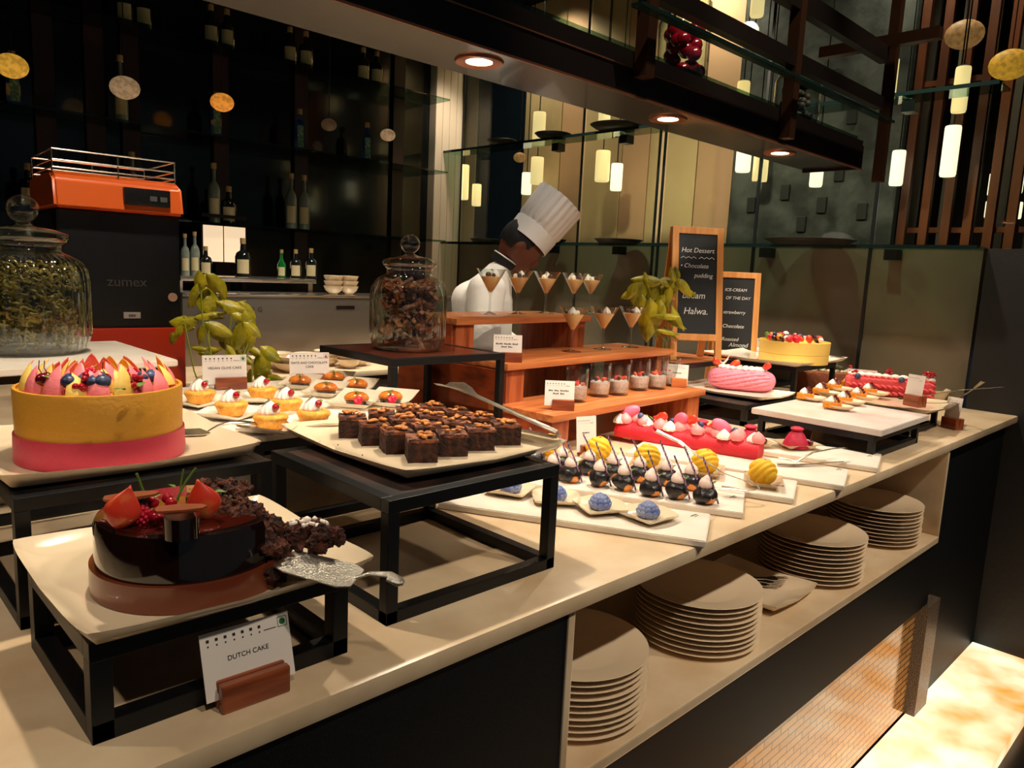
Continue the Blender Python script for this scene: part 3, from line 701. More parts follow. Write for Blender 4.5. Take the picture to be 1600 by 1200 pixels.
def smallplate(label, p, rz, s=.058, m=None, group=None, cat='plate', rise=.012, sx=1):
    t = thing('small_plate', label, cat, p, rz, group); b = B(); n = 16; rows = []; rb = []
    for i in range(n + 1):
        ra, rc_ = [], []
        for j in range(n + 1):
            u = -1 + 2 * i / n; v = -1 + 2 * j / n; e = max(abs(u), abs(v)); q = 1 / max(1e-6, sqrt(u * u + v * v)) * e if e else 1
            f = 1 - .13 * (min(abs(u), abs(v)) / max(e, 1e-6)) ** 2 * e; h = rise * max(0, (e - .45) / .55) ** 1.6 * (1.25 - .5 * min(abs(u), abs(v)))
            ra.append(b.verts.new((u * s * f * sx, v * s * f, h + .004))); g = 1 - .5 * max(0, 1 - e) * 0; k_ = .98 if e > .99 else 1
            rc_.append(b.verts.new((u * s * f * k_ * sx, v * s * f * k_, max(0, h - .0005))))
        rows.append(ra); rb.append(rc_)
    for i in range(n):
        for j in range(n):
            b.faces.new((rows[i][j], rows[i + 1][j], rows[i + 1][j + 1], rows[i][j + 1])); b.faces.new((rb[i][j], rb[i][j + 1], rb[i + 1][j + 1], rb[i + 1][j]))
        b.faces.new((rows[i][0], rb[i][0], rb[i + 1][0], rows[i + 1][0])); b.faces.new((rows[i][n], rows[i + 1][n], rb[i + 1][n], rb[i][n]))
        b.faces.new((rows[0][i], rows[0][i + 1], rb[0][i + 1], rb[0][i])); b.faces.new((rows[n][i], rb[n][i], rb[n][i + 1], rows[n][i + 1]))
    obj('dish', b, m or china, t, 60); return t
cakeyel = M('olive_cake', (238, 178, 70), .6, col2=(222, 150, 52), scale=120, bump=.3, bscale=150, sss=.1)
def tart(label, p, rz, group):
    t = thing('olive_cake', label, 'cupcake', p, rz, group)
    b = B(); lathe(b, [(0, 0), (.024, 0), (.027, .004), (.033, .018), (.0355, .022), (.034, .027), (.028, .030), (0, .031)], 40); obj('sponge', b, cakeyel, t, True)
    b = B(); swirl(b, .021, .030, TM((-.003, 0, .029)), 12); obj('cream_swirl', b, creamm, t, True)
    b = B(); ball(b, .0075, TM((.012, -.013, .046)), 3); obj('redcurrant', b, redberry, t, True)
    b = B(); leafshape(b, .024, .005, TM((.0, .0, .058), (.5, .2, 2.2))); leafshape(b, .014, .004, TM((.010, -.006, .052), (.3, .2, 4))); obj('mint_leaf', b, leafm, t, True)
    return t
tl = [('back left one beside the yellow cake', 313, 631), ('middle one of the left row', 362, 650), ('nearest one at the front', 423, 671), ('back right one beside the card', 410, 625), ('middle one of the right row', 448, 645), ('front right one next to the brownie plate', 490, 664)]
for i, (lb, u, v) in enumerate(tl):
    p = G(u, v, 1.107)
    smallplate('white squared saucer under a meringue cake, ' + lb, (p.x, p.y, 1.104), R(20 + 12 * i), .060)
    tart('yellow olive cake with cream swirl and currant, ' + lb, (p.x, p.y, 1.110), face(p, R(-10)), 'olive cakes with cream')
glz = M('caramel_glaze', (214, 122, 44), .12, col2=(160, 78, 26), scale=30, coat=1)
def boat(label, p, rz, s=.055):
    """square slanted dish: high at the back, lip at the front"""
    t = thing('square_dish', label, 'dish', p, rz); b = B(); w_ = s; rows = []; n = 8
    for i in range(n + 1):
        v = -1 + 2 * i / n; row = []
        for j in range(n + 1):
            u = -1 + 2 * j / n; e = max(abs(u), abs(v)); h = .004 + (.016 + .016 * max(0, v)) * max(0, (e - .62) / .38) ** 1.1
            row.append(b.verts.new((u * w_, v * w_ * 1.15, h)))
        rows.append(row)
    for A, C in zip(rows, rows[1:]):
        for k in range(n): b.faces.new((A[k], A[k + 1], C[k + 1], C[k]))
    bmesh.ops.solidify(b, geom=b.faces[:], thickness=.003)
    mz = min(v.co.z for v in b.verts)
    for v in b.verts: v.co.z -= mz
    obj('dish', b, china, t, 40); return t
def datecake(label, p, rz, fruit):
    t = thing('date_cake', label, 'glazed cake', p, rz, 'glazed date cakes')
    b = B(); ball(b, .027, TM((0, .004, .014), (0, 0, .4)), 3, sc=(1.15, .85, .62)); obj('glazed_dome', b, glz, t, True)
    b = B(); lathe(b, [(0, .002), (.026, .002), (.027, .010), (0, .012)], 24, TM((.002, 0, 0))); obj('chocolate_base', b, glaze, t, True)
    b = B(); rr_ = random.Random(int(p[0] * 1000))
    tube(b, [(0, -.002, .03), (.008, -.012, .032), (.014, -.022, .020)], .0008, 5)
    for i in range(9): leafshape(b, .009, .0022, TM((.0015 * i, -.0024 * i, .032 - .0008 * i), (.6, 0, rr_.random() * 6)), n=3)
    obj('thyme_sprig', b, leafm, t)
    if fruit:
        b = B(); ball(b, .011, TM((.016, -.022, .012)), 3, jit=.5, fq=160); obj('raspberry', b, raspm, t, True)
    return t
dl = [('nearest one with raspberry, beside the brownies', 556, 632, 1), ('front right one with raspberry', 609, 630, 1), ('middle left one', 508, 616, 0), ('middle right one', 556, 610, 0), ('back left one near the card', 468, 604, 0), ('back right one beside the card', 521, 598, 0)]
for lb, u, v, fr in dl:
    p = G(u, v, 1.107); rz = face(p, R(-22))
    boat('white square dish, %s, under a glazed date cake' % lb, (p.x, p.y, 1.104), rz, .056 if fr else .048)
    datecake('glazed caramel date cake with thyme, ' + lb, (p.x, p.y, 1.1085), rz, fr)
p = G(352, 608, 1.103)
card('paper card reading vegan olive cake in a wooden block behind the cream swirls', (p.x, p.y, 1.104), face(p, R(10)), .112, .078, ['VEGAN OLIVE CAKE'], blk=(.080, .032, .032), off=.014, badge='dot', fs=.0095, tilt=-.1)
p = G(484, 600, 1.103)
card('paper card reading date and chocolate cake behind the glazed cakes', (p.x, p.y, 1.104), face(p, R(12)), .112, .078, ['DATE AND CHOCOLATE', 'CAKE'], blk=(.080, .03, .030), badge='tri', fs=.009)

# ------------------------------------------------------------------ LEFT BACK: board with jar of pasta, juicer
b = B()
riser('black metal riser behind the yellow cake under the pasta jar board', .12, 1.72, .60, 2.10, 1.205)
slab('white marble board under the pasta jar', [(.02, 1.66), (.62, 1.69), (.62, 2.12), (.02, 2.12)], 1.222, .015)
jarg = thinglass('jar_glass', (242, 248, 244), ior=1.5, base=.06, gain=2.6)
def jar(label, p, r, h, fill, n=36):
    t = thing('glass_jar', label, 'jar', p, 0); prof = []
    o = [(0, .004), (r * .86, .0), (r * .95, .012), (r, .05 * h / .3), (r, .60 * h), (r * .97, .70 * h), (r * .86, .78 * h), (r * .68, .83 * h), (r * .60, .85 * h), (r * .60, .90 * h), (r * .66, .92 * h)]
    b = B(); lathe(b, o, n * 6, flute=None)
    for v in b.verts:
        rad = v.co.xy.length
        if rad > r * .7 and .02 < v.co.z < h * .80:
            a = atan2(v.co.y, v.co.x); f = 1 + .028 * cos(n * a); v.co.x *= f; v.co.y *= f
    obj('jar_body', b, jarg, t, 80)
    b = B(); lathe(b, [(r * .9, .006), (r * .93, .05 * h), (r * .93, .60 * h), (r * .8, .77 * h)], 64); obj('inner_wall', b, jarg, t, True)
    b = B(); lathe(b, [(0, .97 * h), (r * .55, .96 * h), (r * .68, .93 * h), (r * .72, .96 * h), (r * .70, .995 * h), (r * .5, 1.03 * h), (r * .22, 1.05 * h), (r * .12, 1.07 * h), (r * .13, 1.08 * h)] +
                  [(r * .26 * sin(pi * (k + 1) / 12), 1.08 * h + r * .24 - r * .25 * cos(pi * (k + 1) / 12)) for k in range(11)] + [(0, 1.08 * h + r * .49)], 48)
    obj('lid', b, jarg, t, 60)
    b = B(); fill(b, r * .9, h * .79); return t, b
def fusilli(bm, r, h):
    q = random.Random(11)
    for i in range(430):
        a = q.random() * 6.28; d = r * sqrt(q.uniform(.25, 1)) * .88; z = .02 + q.random() * (h - .03)
        o = Vector((d * cos(a), d * sin(a), z)); dr = Vector((q.uniform(-1, 1), q.uniform(-1, 1), q.uniform(-.6, .6))).normalized(); sdv = dr.orthogonal().normalized(); td = dr.cross(sdv)
        pts = [o + dr * (s - 5) * .0035 + (sdv * cos(s * 1.1) + td * sin(s * 1.1)) * .004 for s in range(10)]
        pts = [Vector((p_.x, p_.y, p_.z)) * 1 if p_.xy.length < r * .95 else Vector((p_.x * r * .93 / p_.xy.length, p_.y * r * .93 / p_.xy.length, p_.z)) for p_ in pts]
        tube(bm, pts, .0026, 5)
def bark(bm, r, h):
    q = random.Random(4)
    for i in range(120):
        a = q.random() * 6.28; d = r * sqrt(q.random()) * .72; z = .02 + q.random() * (h - .03)
        vs = box(bm, (-.026, -.008, -.005), (.026, .008, .005), T=None)
        T = TM((d * cos(a), d * sin(a), z), (q.uniform(-.8, .8), q.uniform(-.9, .9), q.random() * 6)); bmesh.ops.transform(bm, matrix=T, verts=vs)
        for v in vs:
            v.co += noise.noise_vector(v.co * 60) * .006
            if v.co.xy.length > r * .97: v.co.x *= r * .95 / v.co.xy.length; v.co.y *= r * .95 / v.co.xy.length
            v.co.z = max(v.co.z, .008)
J1 = G(46, 549, 1.223)
t, b = jar('large ribbed glass jar of spiral pasta on a marble board at left', (J1.x, J1.y, 1.223), .122, .262, fusilli)
tag(obj('spiral_pasta', b, M('spiral_pasta', (176, 146, 66), .55, col2=(96, 78, 26), scale=30), t, True), kind='stuff')
riser('wood-topped black metal riser under the jar of chocolate bark', 1.165, 1.65, 1.585, 2.03, 1.20, top='wood')
J2 = (1.362, 1.850)
t, b = jar('ribbed glass jar full of brown chocolate bark pieces', (J2[0], J2[1], 1.2), .113, .268, bark)
tag(obj('chocolate_bark', b, M('bark_piece', (158, 90, 56), .5, col2=(84, 40, 26), scale=60, bump=.6, bscale=120), t), kind='stuff')
# juicer
orange = M('orange_enamel', (238, 104, 36), .35, coat=.4)
blk = M('black_plastic', (15, 15, 17), .4, bump=.05, bscale=200)
JA, JB = AY(84, 300, 2.36), AY(281, 330, 2.34)
jc = (JA + JB) / 2; jr = atan2((JB - JA).y, (JB - JA).x); jw = (JB - JA).xy.length
nrm = Vector((sin(jr), -cos(jr)))
ju = thing('juice_machine', 'black and orange juicing machine with wire rail on top behind the jar', 'juicer', (jc.x - nrm.x * .16, jc.y - nrm.y * .16, CT), jr)
hw = jw / 2; zt = JB.z - CT - .005
b = B(); box(b, (-hw, -.16, .075), (hw, .20, zt - .012), .012); obj('body', b, blk, ju, 40)
b = B(); box(b, (-hw - .02, -.19, .0), (hw + .02, .22, .02), .004); obj('base', b, blk, ju, 40)
b = B(); box(b, (-hw + .02, -.185, .10), (hw + .002, -.165, .335), .006); obj('waste_bin', b, M('red_orange_plastic', (196, 52, 26), .35, coat=.3), ju, 40)
b = B(); z0, z1 = zt - .012, zt + .088
pr = [(-.19, z0), (-.17, z1 - .02), (-.13, z1), (.2, z1), (.2, z0)]
vsA = [b.verts.new((-hw - .004, y, z)) for y, z in pr]; vsB = [b.verts.new((hw + .004, y, z)) for y, z in pr]
b.faces.new(vsA); b.faces.new(vsB[::-1])
for i in range(5): b.faces.new((vsA[i], vsB[i], vsB[(i + 1) % 5], vsA[(i + 1) % 5]))
bmesh.ops.bevel(b, geom=b.edges[:], offset=.008, segments=3, affect='EDGES'); obj('top_cover', b, orange, ju, 40)
b = B(); box(b, (hw * .02, -.196, z0 + .022), (hw * .78, -.176, z0 + .07), .004, T=None); pn = obj('control_panel', b, blk, ju, 40)
b = B()
for s in (.43, .60): box(b, (hw * s, -.199, z0 + .036), (hw * (s + .12), -.195, z0 + .050), .001)
obj('display_window', b, M('grey_display', (96, 98, 98), .3), pn)
b = B()
for zz in (z1 + .008, z1 + .028, z1 + .056):
    tube(b, [(-hw, -.15, zz), (hw - .01, -.15, zz)], .0022, 6); tube(b, [(-hw, .17, zz), (hw - .01, .17, zz)], .0022, 6); tube(b, [(hw - .01, -.15, zz), (hw - .01, .17, zz)], .0022, 6); tube(b, [(-hw, -.15, zz), (-hw, .17, zz)], .0022, 6)
for x in (-hw, -.0, hw - .01):
    for y in (-.15, .17): tube(b, [(x, y, z1 - .005), (x, y, z1 + .056)], .0022, 6)
obj('wire_rail', b, steel, ju, True)
text('logo', 'zumex', .040, M('dull_logo', (74, 66, 62), .5), ju, (hw * .08, -.1605, .455), ext=.0005)
b = B(); lathe(b, [(0, 0), (.013, 0), (.013, .004), (0, .004)], 20, TM((hw * .84, -.160, .425), (pi / 2, 0, 0))); obj('round_button', b, M('rose_steel', (190, 150, 130), .4), ju)
b = B(); box(b, (hw * .0, -.1625, .362), (hw * .28, -.158, .380)); obj('name_plate', b, M('pale_plate', (180, 172, 160), .5), ju)
text('plate_lettering', 'ESSE', .010, ink, ju, (hw * .14, -.1632, .367))
# basil plants
def basil(label, p, spec, f, name='potted_basil', pot=None, bunch=(0, 0, .06)):
    """spec: leaves as (u, v, length px, width px, tip angle) around the crown at depth f"""
    t = thing(name, label, 'plant', p, 0); p = Vector(p)
    b = B(); bs_ = B(); q = random.Random(len(spec)); S_ = f / F
    for (u, v, L_, W_, ang) in spec:
        for rep in range(2):
            if rep: u += q.uniform(-9, 9); v += q.uniform(-3, 12); ang += q.uniform(-50, 50); L_ *= .85; W_ *= .85
            c = AF(u, v, f + q.uniform(-.05, .03) + rep * .07) - p
            Lm = L_ * S_ * 1.12; Wm = W_ * S_ * .5; a = R(ang)
            tip = (cx * cos(a) + cy * sin(a)).normalized(); nm = (cz + cy * q.uniform(.1, .7) + cx * q.uniform(-.4, .4)).normalized()
            side = tip.cross(nm).normalized(); nm = side.cross(tip).normalized()
            T = Matrix.Translation(c - tip * Lm * .5 + nm * Lm * .1) @ Matrix((side, tip, nm)).transposed().to_4x4()
            leafshape(b, Lm, Wm, T, fold=-.42, droop=.22)
            m_ = Vector((c.x * .5, c.y * .5, c.z * .62)); r0 = Vector((q.uniform(-.014, .014), q.uniform(-.014, .014), bunch[2]))
            if not rep and q.random() < .5: tube(bs_, [r0, m_, c - tip * Lm * .5], .0022, 5)
    bmesh.ops.solidify(b, geom=b.faces[:], thickness=.0006)
    obj('foliage', b, basilm, t, True); obj('stems', bs_, stemm, t, True)
    if pot:
        r_, h_, m_ = pot
        b = B(); lathe(b, [(0, 0), (r_ * .8, 0), (r_, h_), (r_ * .92, h_), (r_ * .9, h_ * .9), (0, h_ * .88)], 24); obj('pot', b, m_, t, True)
    return t
lo = M('terracotta_rust', (120, 62, 34), .6)
bp_ = AF(330, 600, 2.14)
spec = [(324, 469, 40, 34, 95), (309, 439, 30, 15, 260), (300, 462, 36, 18, 240), (334, 443, 34, 22, -60), (346, 450, 32, 17, -70), (362, 477, 42, 24, -10), (387, 485, 32, 17, -45), (328, 492, 44, 16, 15), (275, 501, 22, 19, 180), (297, 502, 26, 20, 20),
        (277, 519, 22, 15, 230), (343, 515, 44, 20, -25), (371, 526, 40, 26, 250), (394, 515, 30, 18, -40), (390, 501, 32, 20, -60), (313, 522, 30, 16, 250), (356, 534, 28, 20, 260), (374, 497, 24, 16, -30), (390, 535, 32, 16, 250), (310, 545, 26, 9, 170), (335, 545, 26, 9, 0), (362, 552, 26, 11, -60), (320, 436, 22, 16, 60)]
basil('tall basil plant with olive-gold leaves between the juicer and the bark jar', (bp_.x, bp_.y, CT), spec, 2.14, pot=(.05, .10, lo), bunch=(0, 0, .09))
bp2 = AF(402, 640, 2.24)
spec = [(401, 572, 38, 30, 250), (395, 548, 24, 13, 150), (423, 553, 34, 22, -35), (418, 585, 22, 13, -60), (388, 590, 26, 13, 250), (430, 590, 22, 11, -10), (383, 560, 26, 13, 140), (371, 553, 24, 11, 180)]
basil('short basil sprig with round leaves beside the vegan cake card', (bp2.x, bp2.y, CT), spec, 2.24, pot=(.035, .07, lo), bunch=(0, 0, .06))

# ------------------------------------------------------------------ BOARDS ALONG THE FRONT EDGE
def board(label, rf, rb, L_=.6, z=CT + .016, ins=.0):
    rf = Vector(rf[:2]); rb = Vector(rb[:2]); d = (rb - rf).normalized(); l = Vector((-d.y, d.x))
    w_ = .196
    return slab(label, [rf, rf + d * w_, rf + d * w_ + l * L_, rf + l * L_], z, .015), rf, d, l
A_, *fa = board('white marble board with the blue flower sweets, nearest of the five boards', G(1103, 846, .916), G(1111, 800, .916))
B_, *fb = board('white marble board with the black cream puffs', G(1157, 803, .916) + Vector((.012, 0, 0)), G(1160, 770, .916) + Vector((.012, .0, 0)), .62)
dirX = (Vector((.925, .379)))
def brd(label, u, v, w_=.2, L_=.62, ang=22.5, dx=0):
    p = G(u, v, .916).xy + Vector((dx, 0)); d = Vector((cos(R(ang)), sin(R(ang)))); p = p - d * w_ * .0; l = Vector((-d.y, d.x)); q_ = p - d * (w_)
    return slab(label, [p - d * w_, p, p + l * L_, p - d * w_ + l * L_], .916, .015)
brd('white marble board under the yellow shell cakes in white dishes', 1246, 751, .195)
brd('white marble board under the red log cake', 1326, 733, .215, ang=19)
brd('white marble board with the red domes, farthest of the five boards', 1376, 710, .225, ang=17, dx=.01)
# brand marks on boards
b = B()
for (u, v) in ((1084, 805), (1144, 776), (1310, 733), (1358, 712)):
    p = G(u, v, .9163); box(b, (p.x - .012, p.y - .0015, .9162), (p.x + .012, p.y + .0015, .9166)); box(b, (p.x - .008, p.y - .008, .9162), (p.x + .008, p.y - .006, .9166))
o = obj('board_mark', b, ink); tag(o, 'small printed marks in the corners of the white marble boards', 'print', kind='stuff')
# blue flower sweets
blue = M('blue_petal', (92, 106, 160), .6, col2=(136, 146, 176), scale=26, bump=.1)
def flower(label, p, rz, g):
    t = thing('flower_sweet', label, 'sweet', p, rz, g); b = B()
    ball(b, .018, TM((0, 0, .012)), 3, sc=(1.1, 1.1, .8))
    for ring, (rad, zz, n_, sz) in enumerate(((.0225, .008, 11, 1.5), (.0205, .016, 10, 1.45), (.0155, .0235, 8, 1.4), (.0085, .029, 5, 1.3), (.001, .032, 2, 1.2))):
        for i in range(n_):
            a = 2 * pi * (i + .5 * (ring % 2)) / n_; ball(b, .0068 * sz, TM((rad * cos(a), rad * sin(a), zz), (0, .35 - .35 * ring, a)), 2, sc=(.38, .85, .95))
    obj('petals', b, blue, t, True)
    b = B()
    for i in range(5): ball(b, .0018, TM((random.uniform(-.006, .006), random.uniform(-.006, .006), .033)), 1, jit=.5, sc=(1.6, .6, .6))
    obj('gold_flakes', b, M('dried_fruit_flake', (196, 140, 70), .5, col2=(70, 40, 30), scale=90), t); return t
fl = [('farthest one, behind the riser leg', 798, 768), ('second farthest, beside the riser leg', 868, 781), ('second nearest, centre of the board', 937, 795), ('nearest one at the board end', 1012, 808)]
for i, (lb, u, v) in enumerate(fl):
    p = G(u, v, .920)
    smallplate('white squared saucer under a blue flower sweet, ' + lb, (p.x, p.y, .917), R(25 + 20 * i), .056, china_w)
    flower('blue petalled flower sweet on a saucer, ' + lb, (p.x, p.y, .922), R(30 * i), 'blue flower sweets')
# cream puffs
chou = M('black_glaze_puff', (22, 16, 18), .35, col2=(236, 146, 50), scale=26, thr=(.58, .60), coat=.3, bump=.6, bscale=50)
puffc = M('puff_cream', (250, 222, 210), .5, sss=.15)
stick = M('lilac_striped_stick', (190, 150, 190), .4, col2=(56, 34, 50), tex='wave', scale=60, thr=(.4, .6))
def puff(label, p, rz, k):
    t = thing('cream_puff', label, 'cream puff', p, rz, 'black cream puffs'); b = B()
    ball(b, .0275, TM((0, 0, .0225), (0, 0, k)), 3, jit=.22, sc=(1.05, 1.05, .84), seed=k, fq=34); obj('choux_bun', b, chou, t, True)
    b = B(); lathe(b, [(0, 0), (.013, 0), (.0175, .006), (.017, .013), (.0135, .020), (.008, .025), (.003, .030), (0, .032)], 20, TM((0, 0, .040))); obj('cream_top', b, puffc, t, True)
    b = B(); tube(b, [(.030, -.012, .004), (.014, -.012, .05), (-.012 - .004 * (k % 3), -.012, .112 + .006 * (k % 2))], .0024, 6); obj('striped_stick', b, stick, t, True)
    b = B(); leafshape(b, .014, .004, TM((.014, .0, .05), (.8, 0, -1.2))); leafshape(b, .012, .004, TM((.012, .004, .054), (.3, 0, -2.4))); tube(b, [(.008, 0, .045), (.022, 0, .058)], .0007, 4); obj('herb_leaf', b, leafm, t, True)
    return t
pf = [(864, 747), (891, 752), (936, 759), (974, 765), (1016, 774), (1057, 779), (1101, 786)]; pr_ = [(836, 728), (877, 735), (920, 741), (957, 747), (998, 752), (1040, 757), (1078, 764)]
for i, (u, v) in enumerate(pf):
    p = G(u, v, .917); puff('black glazed cream puff with striped stick, front row, %s from the far end' % ORD[i].replace('nearest', 'first'), (p.x, p.y, .916), face(p, R(2 * i)), i * 3 + 1)
for i, (u, v) in enumerate(pr_):
    p = G(u, v, .917); puff('black glazed cream puff with striped stick, rear row, %s from the far end' % ORD[i].replace('nearest', 'first'), (p.x, p.y, .916), face(p, R(-3 * i)), i * 3 + 2)
# yellow shell cakes
shellm = M('yellow_velvet', (244, 188, 34), .6, bump=.15, bscale=200)
def recdish(label, p, rz, lx=.06, ly=.05, h=.018, m=None):
    t = thing('rectangular_dish', label, 'dish', p, rz); b = B(); n = 10; rows = []
    for i in range(n + 1):
        row = []
        for j in range(n + 1):
            u = -1 + 2 * i / n; v = -1 + 2 * j / n; e = max(abs(u), abs(v)); hh = h * min(1, max(0, (e - .55) / .3)) ; row.append(b.verts.new((u * lx, v * ly, .003 + hh)))
        rows.append(row)
    for A, C in zip(rows, rows[1:]):
        for k in range(n): b.faces.new((A[k], A[k + 1], C[k + 1], C[k]))
    bmesh.ops.solidify(b, geom=b.faces[:], thickness=.003); mz = min(v.co.z for v in b.verts)
    for v in b.verts: v.co.z -= mz
    obj('dish', b, m or china_w, t, 40); return t
def shellcake(label, p, rz, tw):
    t = thing('shell_cake', label, 'cake', p, rz, 'yellow ribbed shell cakes'); b = B(); r = .036
    q_ = bmesh.ops.create_uvsphere(b, u_segments=64, v_segments=40, radius=r)['verts']
    for v in q_:
        n_ = v.co.normalized(); s_ = n_.x * cos(tw) + n_.z * sin(tw) + .35 * n_.y * n_.x
        v.co *= 1 + .13 * abs(cos(6.0 * s_ + 2.4 * n_.y + .8 * n_.z)) ** .7 - .07
        v.co.y *= .82; v.co.z = (v.co.z) * .96
    bmesh.ops.transform(b, matrix=TM((0, 0, r * .93)), verts=b.verts); obj('ribbed_body', b, shellm, t, True)
    b = B(); ball(b, .003, TM((.004, -.004, r * 1.9)), 2, sc=(1.4, 1, .6)); obj('gold_flake', b, curl, t); return t
yl = [('partly hidden by the tongs', 858, 712), ('second from the tongs, left of the red log', 934, 716), ('third from the tongs, in front of the red log', 1010, 729), ('fourth from the tongs, crossed by a steel tong arm', 1100, 737), ('nearest the counter edge, whole and uncovered', 1190, 754)]
for i, (lb, u, v) in enumerate(yl):
    p = G(u, v, .925)
    recdish('white dish under a shell cake, ' + lb, (p.x + .008, p.y, .9165), R(-62), .05, .058)
    shellcake('ribbed yellow shell cake, ' + lb, (p.x, p.y, .9205), face(p), .4 + .5 * i)
# red log cake
LA, LB = G(966, 679, .917), G(1188, 716, .917); ld = (LB - LA); ll = ld.length; lz = atan2(ld.y, ld.x)
lg = thing('red_log_cake', 'bright red velvet log cake with cream puffs, strawberries and blueberries', 'cake', (LA + LB) / 2, lz)
redv = M('red_velvet', (214, 26, 44), .55, bump=.25, bscale=200)
b = B(); pr = [(-.034, 0), (-.041, .014), (-.040, .030), (-.032, .043), (-.018, .051), (0, .054), (.018, .051), (.032, .043), (.040, .030), (.041, .014), (.034, 0)]
NA = 14
rings = [[b.verts.new((-ll / 2 + ll * i / NA, y * (1 - (.08 if i in (0, NA) else 0)), z)) for y, z in pr] for i in range(NA + 1)]
for A, C in zip(rings, rings[1:]):
    for k in range(len(pr)): b.faces.new((A[k], A[(k + 1) % len(pr)], C[(k + 1) % len(pr)], C[k]))
b.faces.new(rings[0]); b.faces.new(rings[-1][::-1]); obj('log_body', b, redv, lg, 40)
pinkc = M('pink_cream', (248, 150, 150), .5, sss=.1); hot = M('bright_pink_shard', (238, 110, 140), .5)
def bits(name, m, mk, xs, smooth=True):
    for x, y, z in xs:
        b = B(); mk(b, x, y, z); obj(name, b, m, lg, smooth)
bits('pink_cream_drop', pinkc, lambda b, x, y, z: lathe(b, [(0, 0), (.018, 0), (.023, .009), (.019, .020), (.009, .030), (0, .036)], 20, TM((x, y, z))), [(-ll / 2 + .03 + i * .062, -.018 + .01 * (i % 2), .048) for i in range(8)] + [(-ll / 2 + .06 + i * .085, .012, .050) for i in range(5)])
bits('cream_rosette', creamm, lambda b, x, y, z: swirl(b, .023, .032, TM((x, y, z)), 8), [(-ll / 2 + .012 + i * ll / 5.4, -.022 + .018 * (i % 2), .047) for i in range(6)])
bits('blueberry', bluem, lambda b, x, y, z: ball(b, .011, TM((x, y, z)), 3), [(-ll * .33, -.012, .078), (.10 * ll, -.014, .078), (.33 * ll, -.010, .075), (-.12 * ll, .02, .07)])
bits('meringue_shard', hot, lambda b, x, y, z: ball(b, .026, TM((x, y, z + .006), (.3, -.5, x * 30)), 3, sc=(1.35, .62, .8)), [(-ll * .42, 0, .078), (-.05 * ll, .0, .078), (.24 * ll, -.008, .076)])
bits('strawberry_wedge', strawm, lambda b, x, y, z: lathe(b, [(0, -.034), (.010, -.018), (.016, .006), (.012, .020), (0, .026)], 12, TM((x, y, z + .006), (.5, 1.0, .4), (1, .5, 1))), [(-.18 * ll, -.012, .078), (.02 * ll, 0, .08), (.18 * ll, .0, .07)])
b = B()
for x in (-.48, -.30, -.25, .07, .22): leafshape(b, .022, .005, TM((ll * x, .0, .07), (.8, .2, x * 20)))
obj('herb_sprig', b, leafm, lg, True)
# red domes
domem = M('crimson_velvet', (188, 24, 60), .55, bump=.2, bscale=200)
def dome(label, p, rz):
    t = thing('red_dome_cake', label, 'cake', p, rz, 'red dome cakes with caps'); b = B()
    lathe(b, [(0, 0), (.042, 0), (.041, .008), (.034, .026), (.024, .044), (.016, .053), (0, .056)], 40); obj('dome', b, domem, t, True)
    b = B(); lathe(b, [(0, .053), (.014, .054), (.021, .059), (.021, .063), (.012, .067), (.006, .066), (0, .068)], 32); obj('button_cap', b, domem, t, True)
    b = B(); ball(b, .011, TM((.050, .0, .013)), 3); tube(b, [(.050, 0, .022), (.054, 0, .045), (.062, 0, .062)], .0008, 5); obj('cherry', b, MATS['dark_cherry'], t, True); return t
for i, (lb, u, v) in enumerate((('farthest one, half behind the red log', 1028, 678), ('second, rising behind the middle of the log', 1095, 684), ('third, behind the near end of the log', 1171, 693), ('nearest one, standing clear in its white dish', 1243, 696))):
    p = G(u, v, .925)
    recdish('white rectangular dish under a red dome cake, ' + lb, (p.x + .006, p.y, .9165), R(-30), .072, .052); dome('crimson capped dome cake, ' + lb, (p.x, p.y, .9205), R(-36))
# tongs lying on the boards
def tongs(label, pts, ws, nm='dessert_tongs'):
    P = [Vector(p) for p in pts[0]]; o_ = P[-1].copy(); t = thing(nm, label, 'tongs', o_)
    for pl_ in pts: obj('arm', blade([Vector(p) - o_ for p in pl_], ws[:len(pl_)], .0012), steel, t, True)
    return t
tongs('slim steel tongs leaning across the yellow shell cakes', [[AF(1023, 675, 2.06), AF(1060, 692, 2.02), AF(1085, 710, 1.98), AF(1130, 740, 1.93), AF(1183, 759, 1.89)], [G(1128, 764, .935), G(1150, 766, .935), G(1170, 768, .935), G(1187, 765, .938), AF(1183, 759, 1.89)]], [.014, .012, .006, .004, .004])
tongs('slim steel tongs lying behind the nearest yellow shell cake', [[G(1215, 716, .93), G(1235, 720, .93), G(1245, 722, .93), G(1270, 708, .955), G(1300, 702, .96), G(1322, 700, .955)], [G(1215, 727, .919), G(1240, 728, .919), G(1270, 726, .92), G(1300, 723, .92), G(1320, 722, .92)]], [.008, .01, .006, .005, .005, .005])
p = G(916, 712, .917)
card('small tilted card standing behind the yellow shell cakes', (p.x, p.y, .9165), face(p, R(35)), .07, .105, ['~7'], blk=(.05, .03, .035), fs=.006)

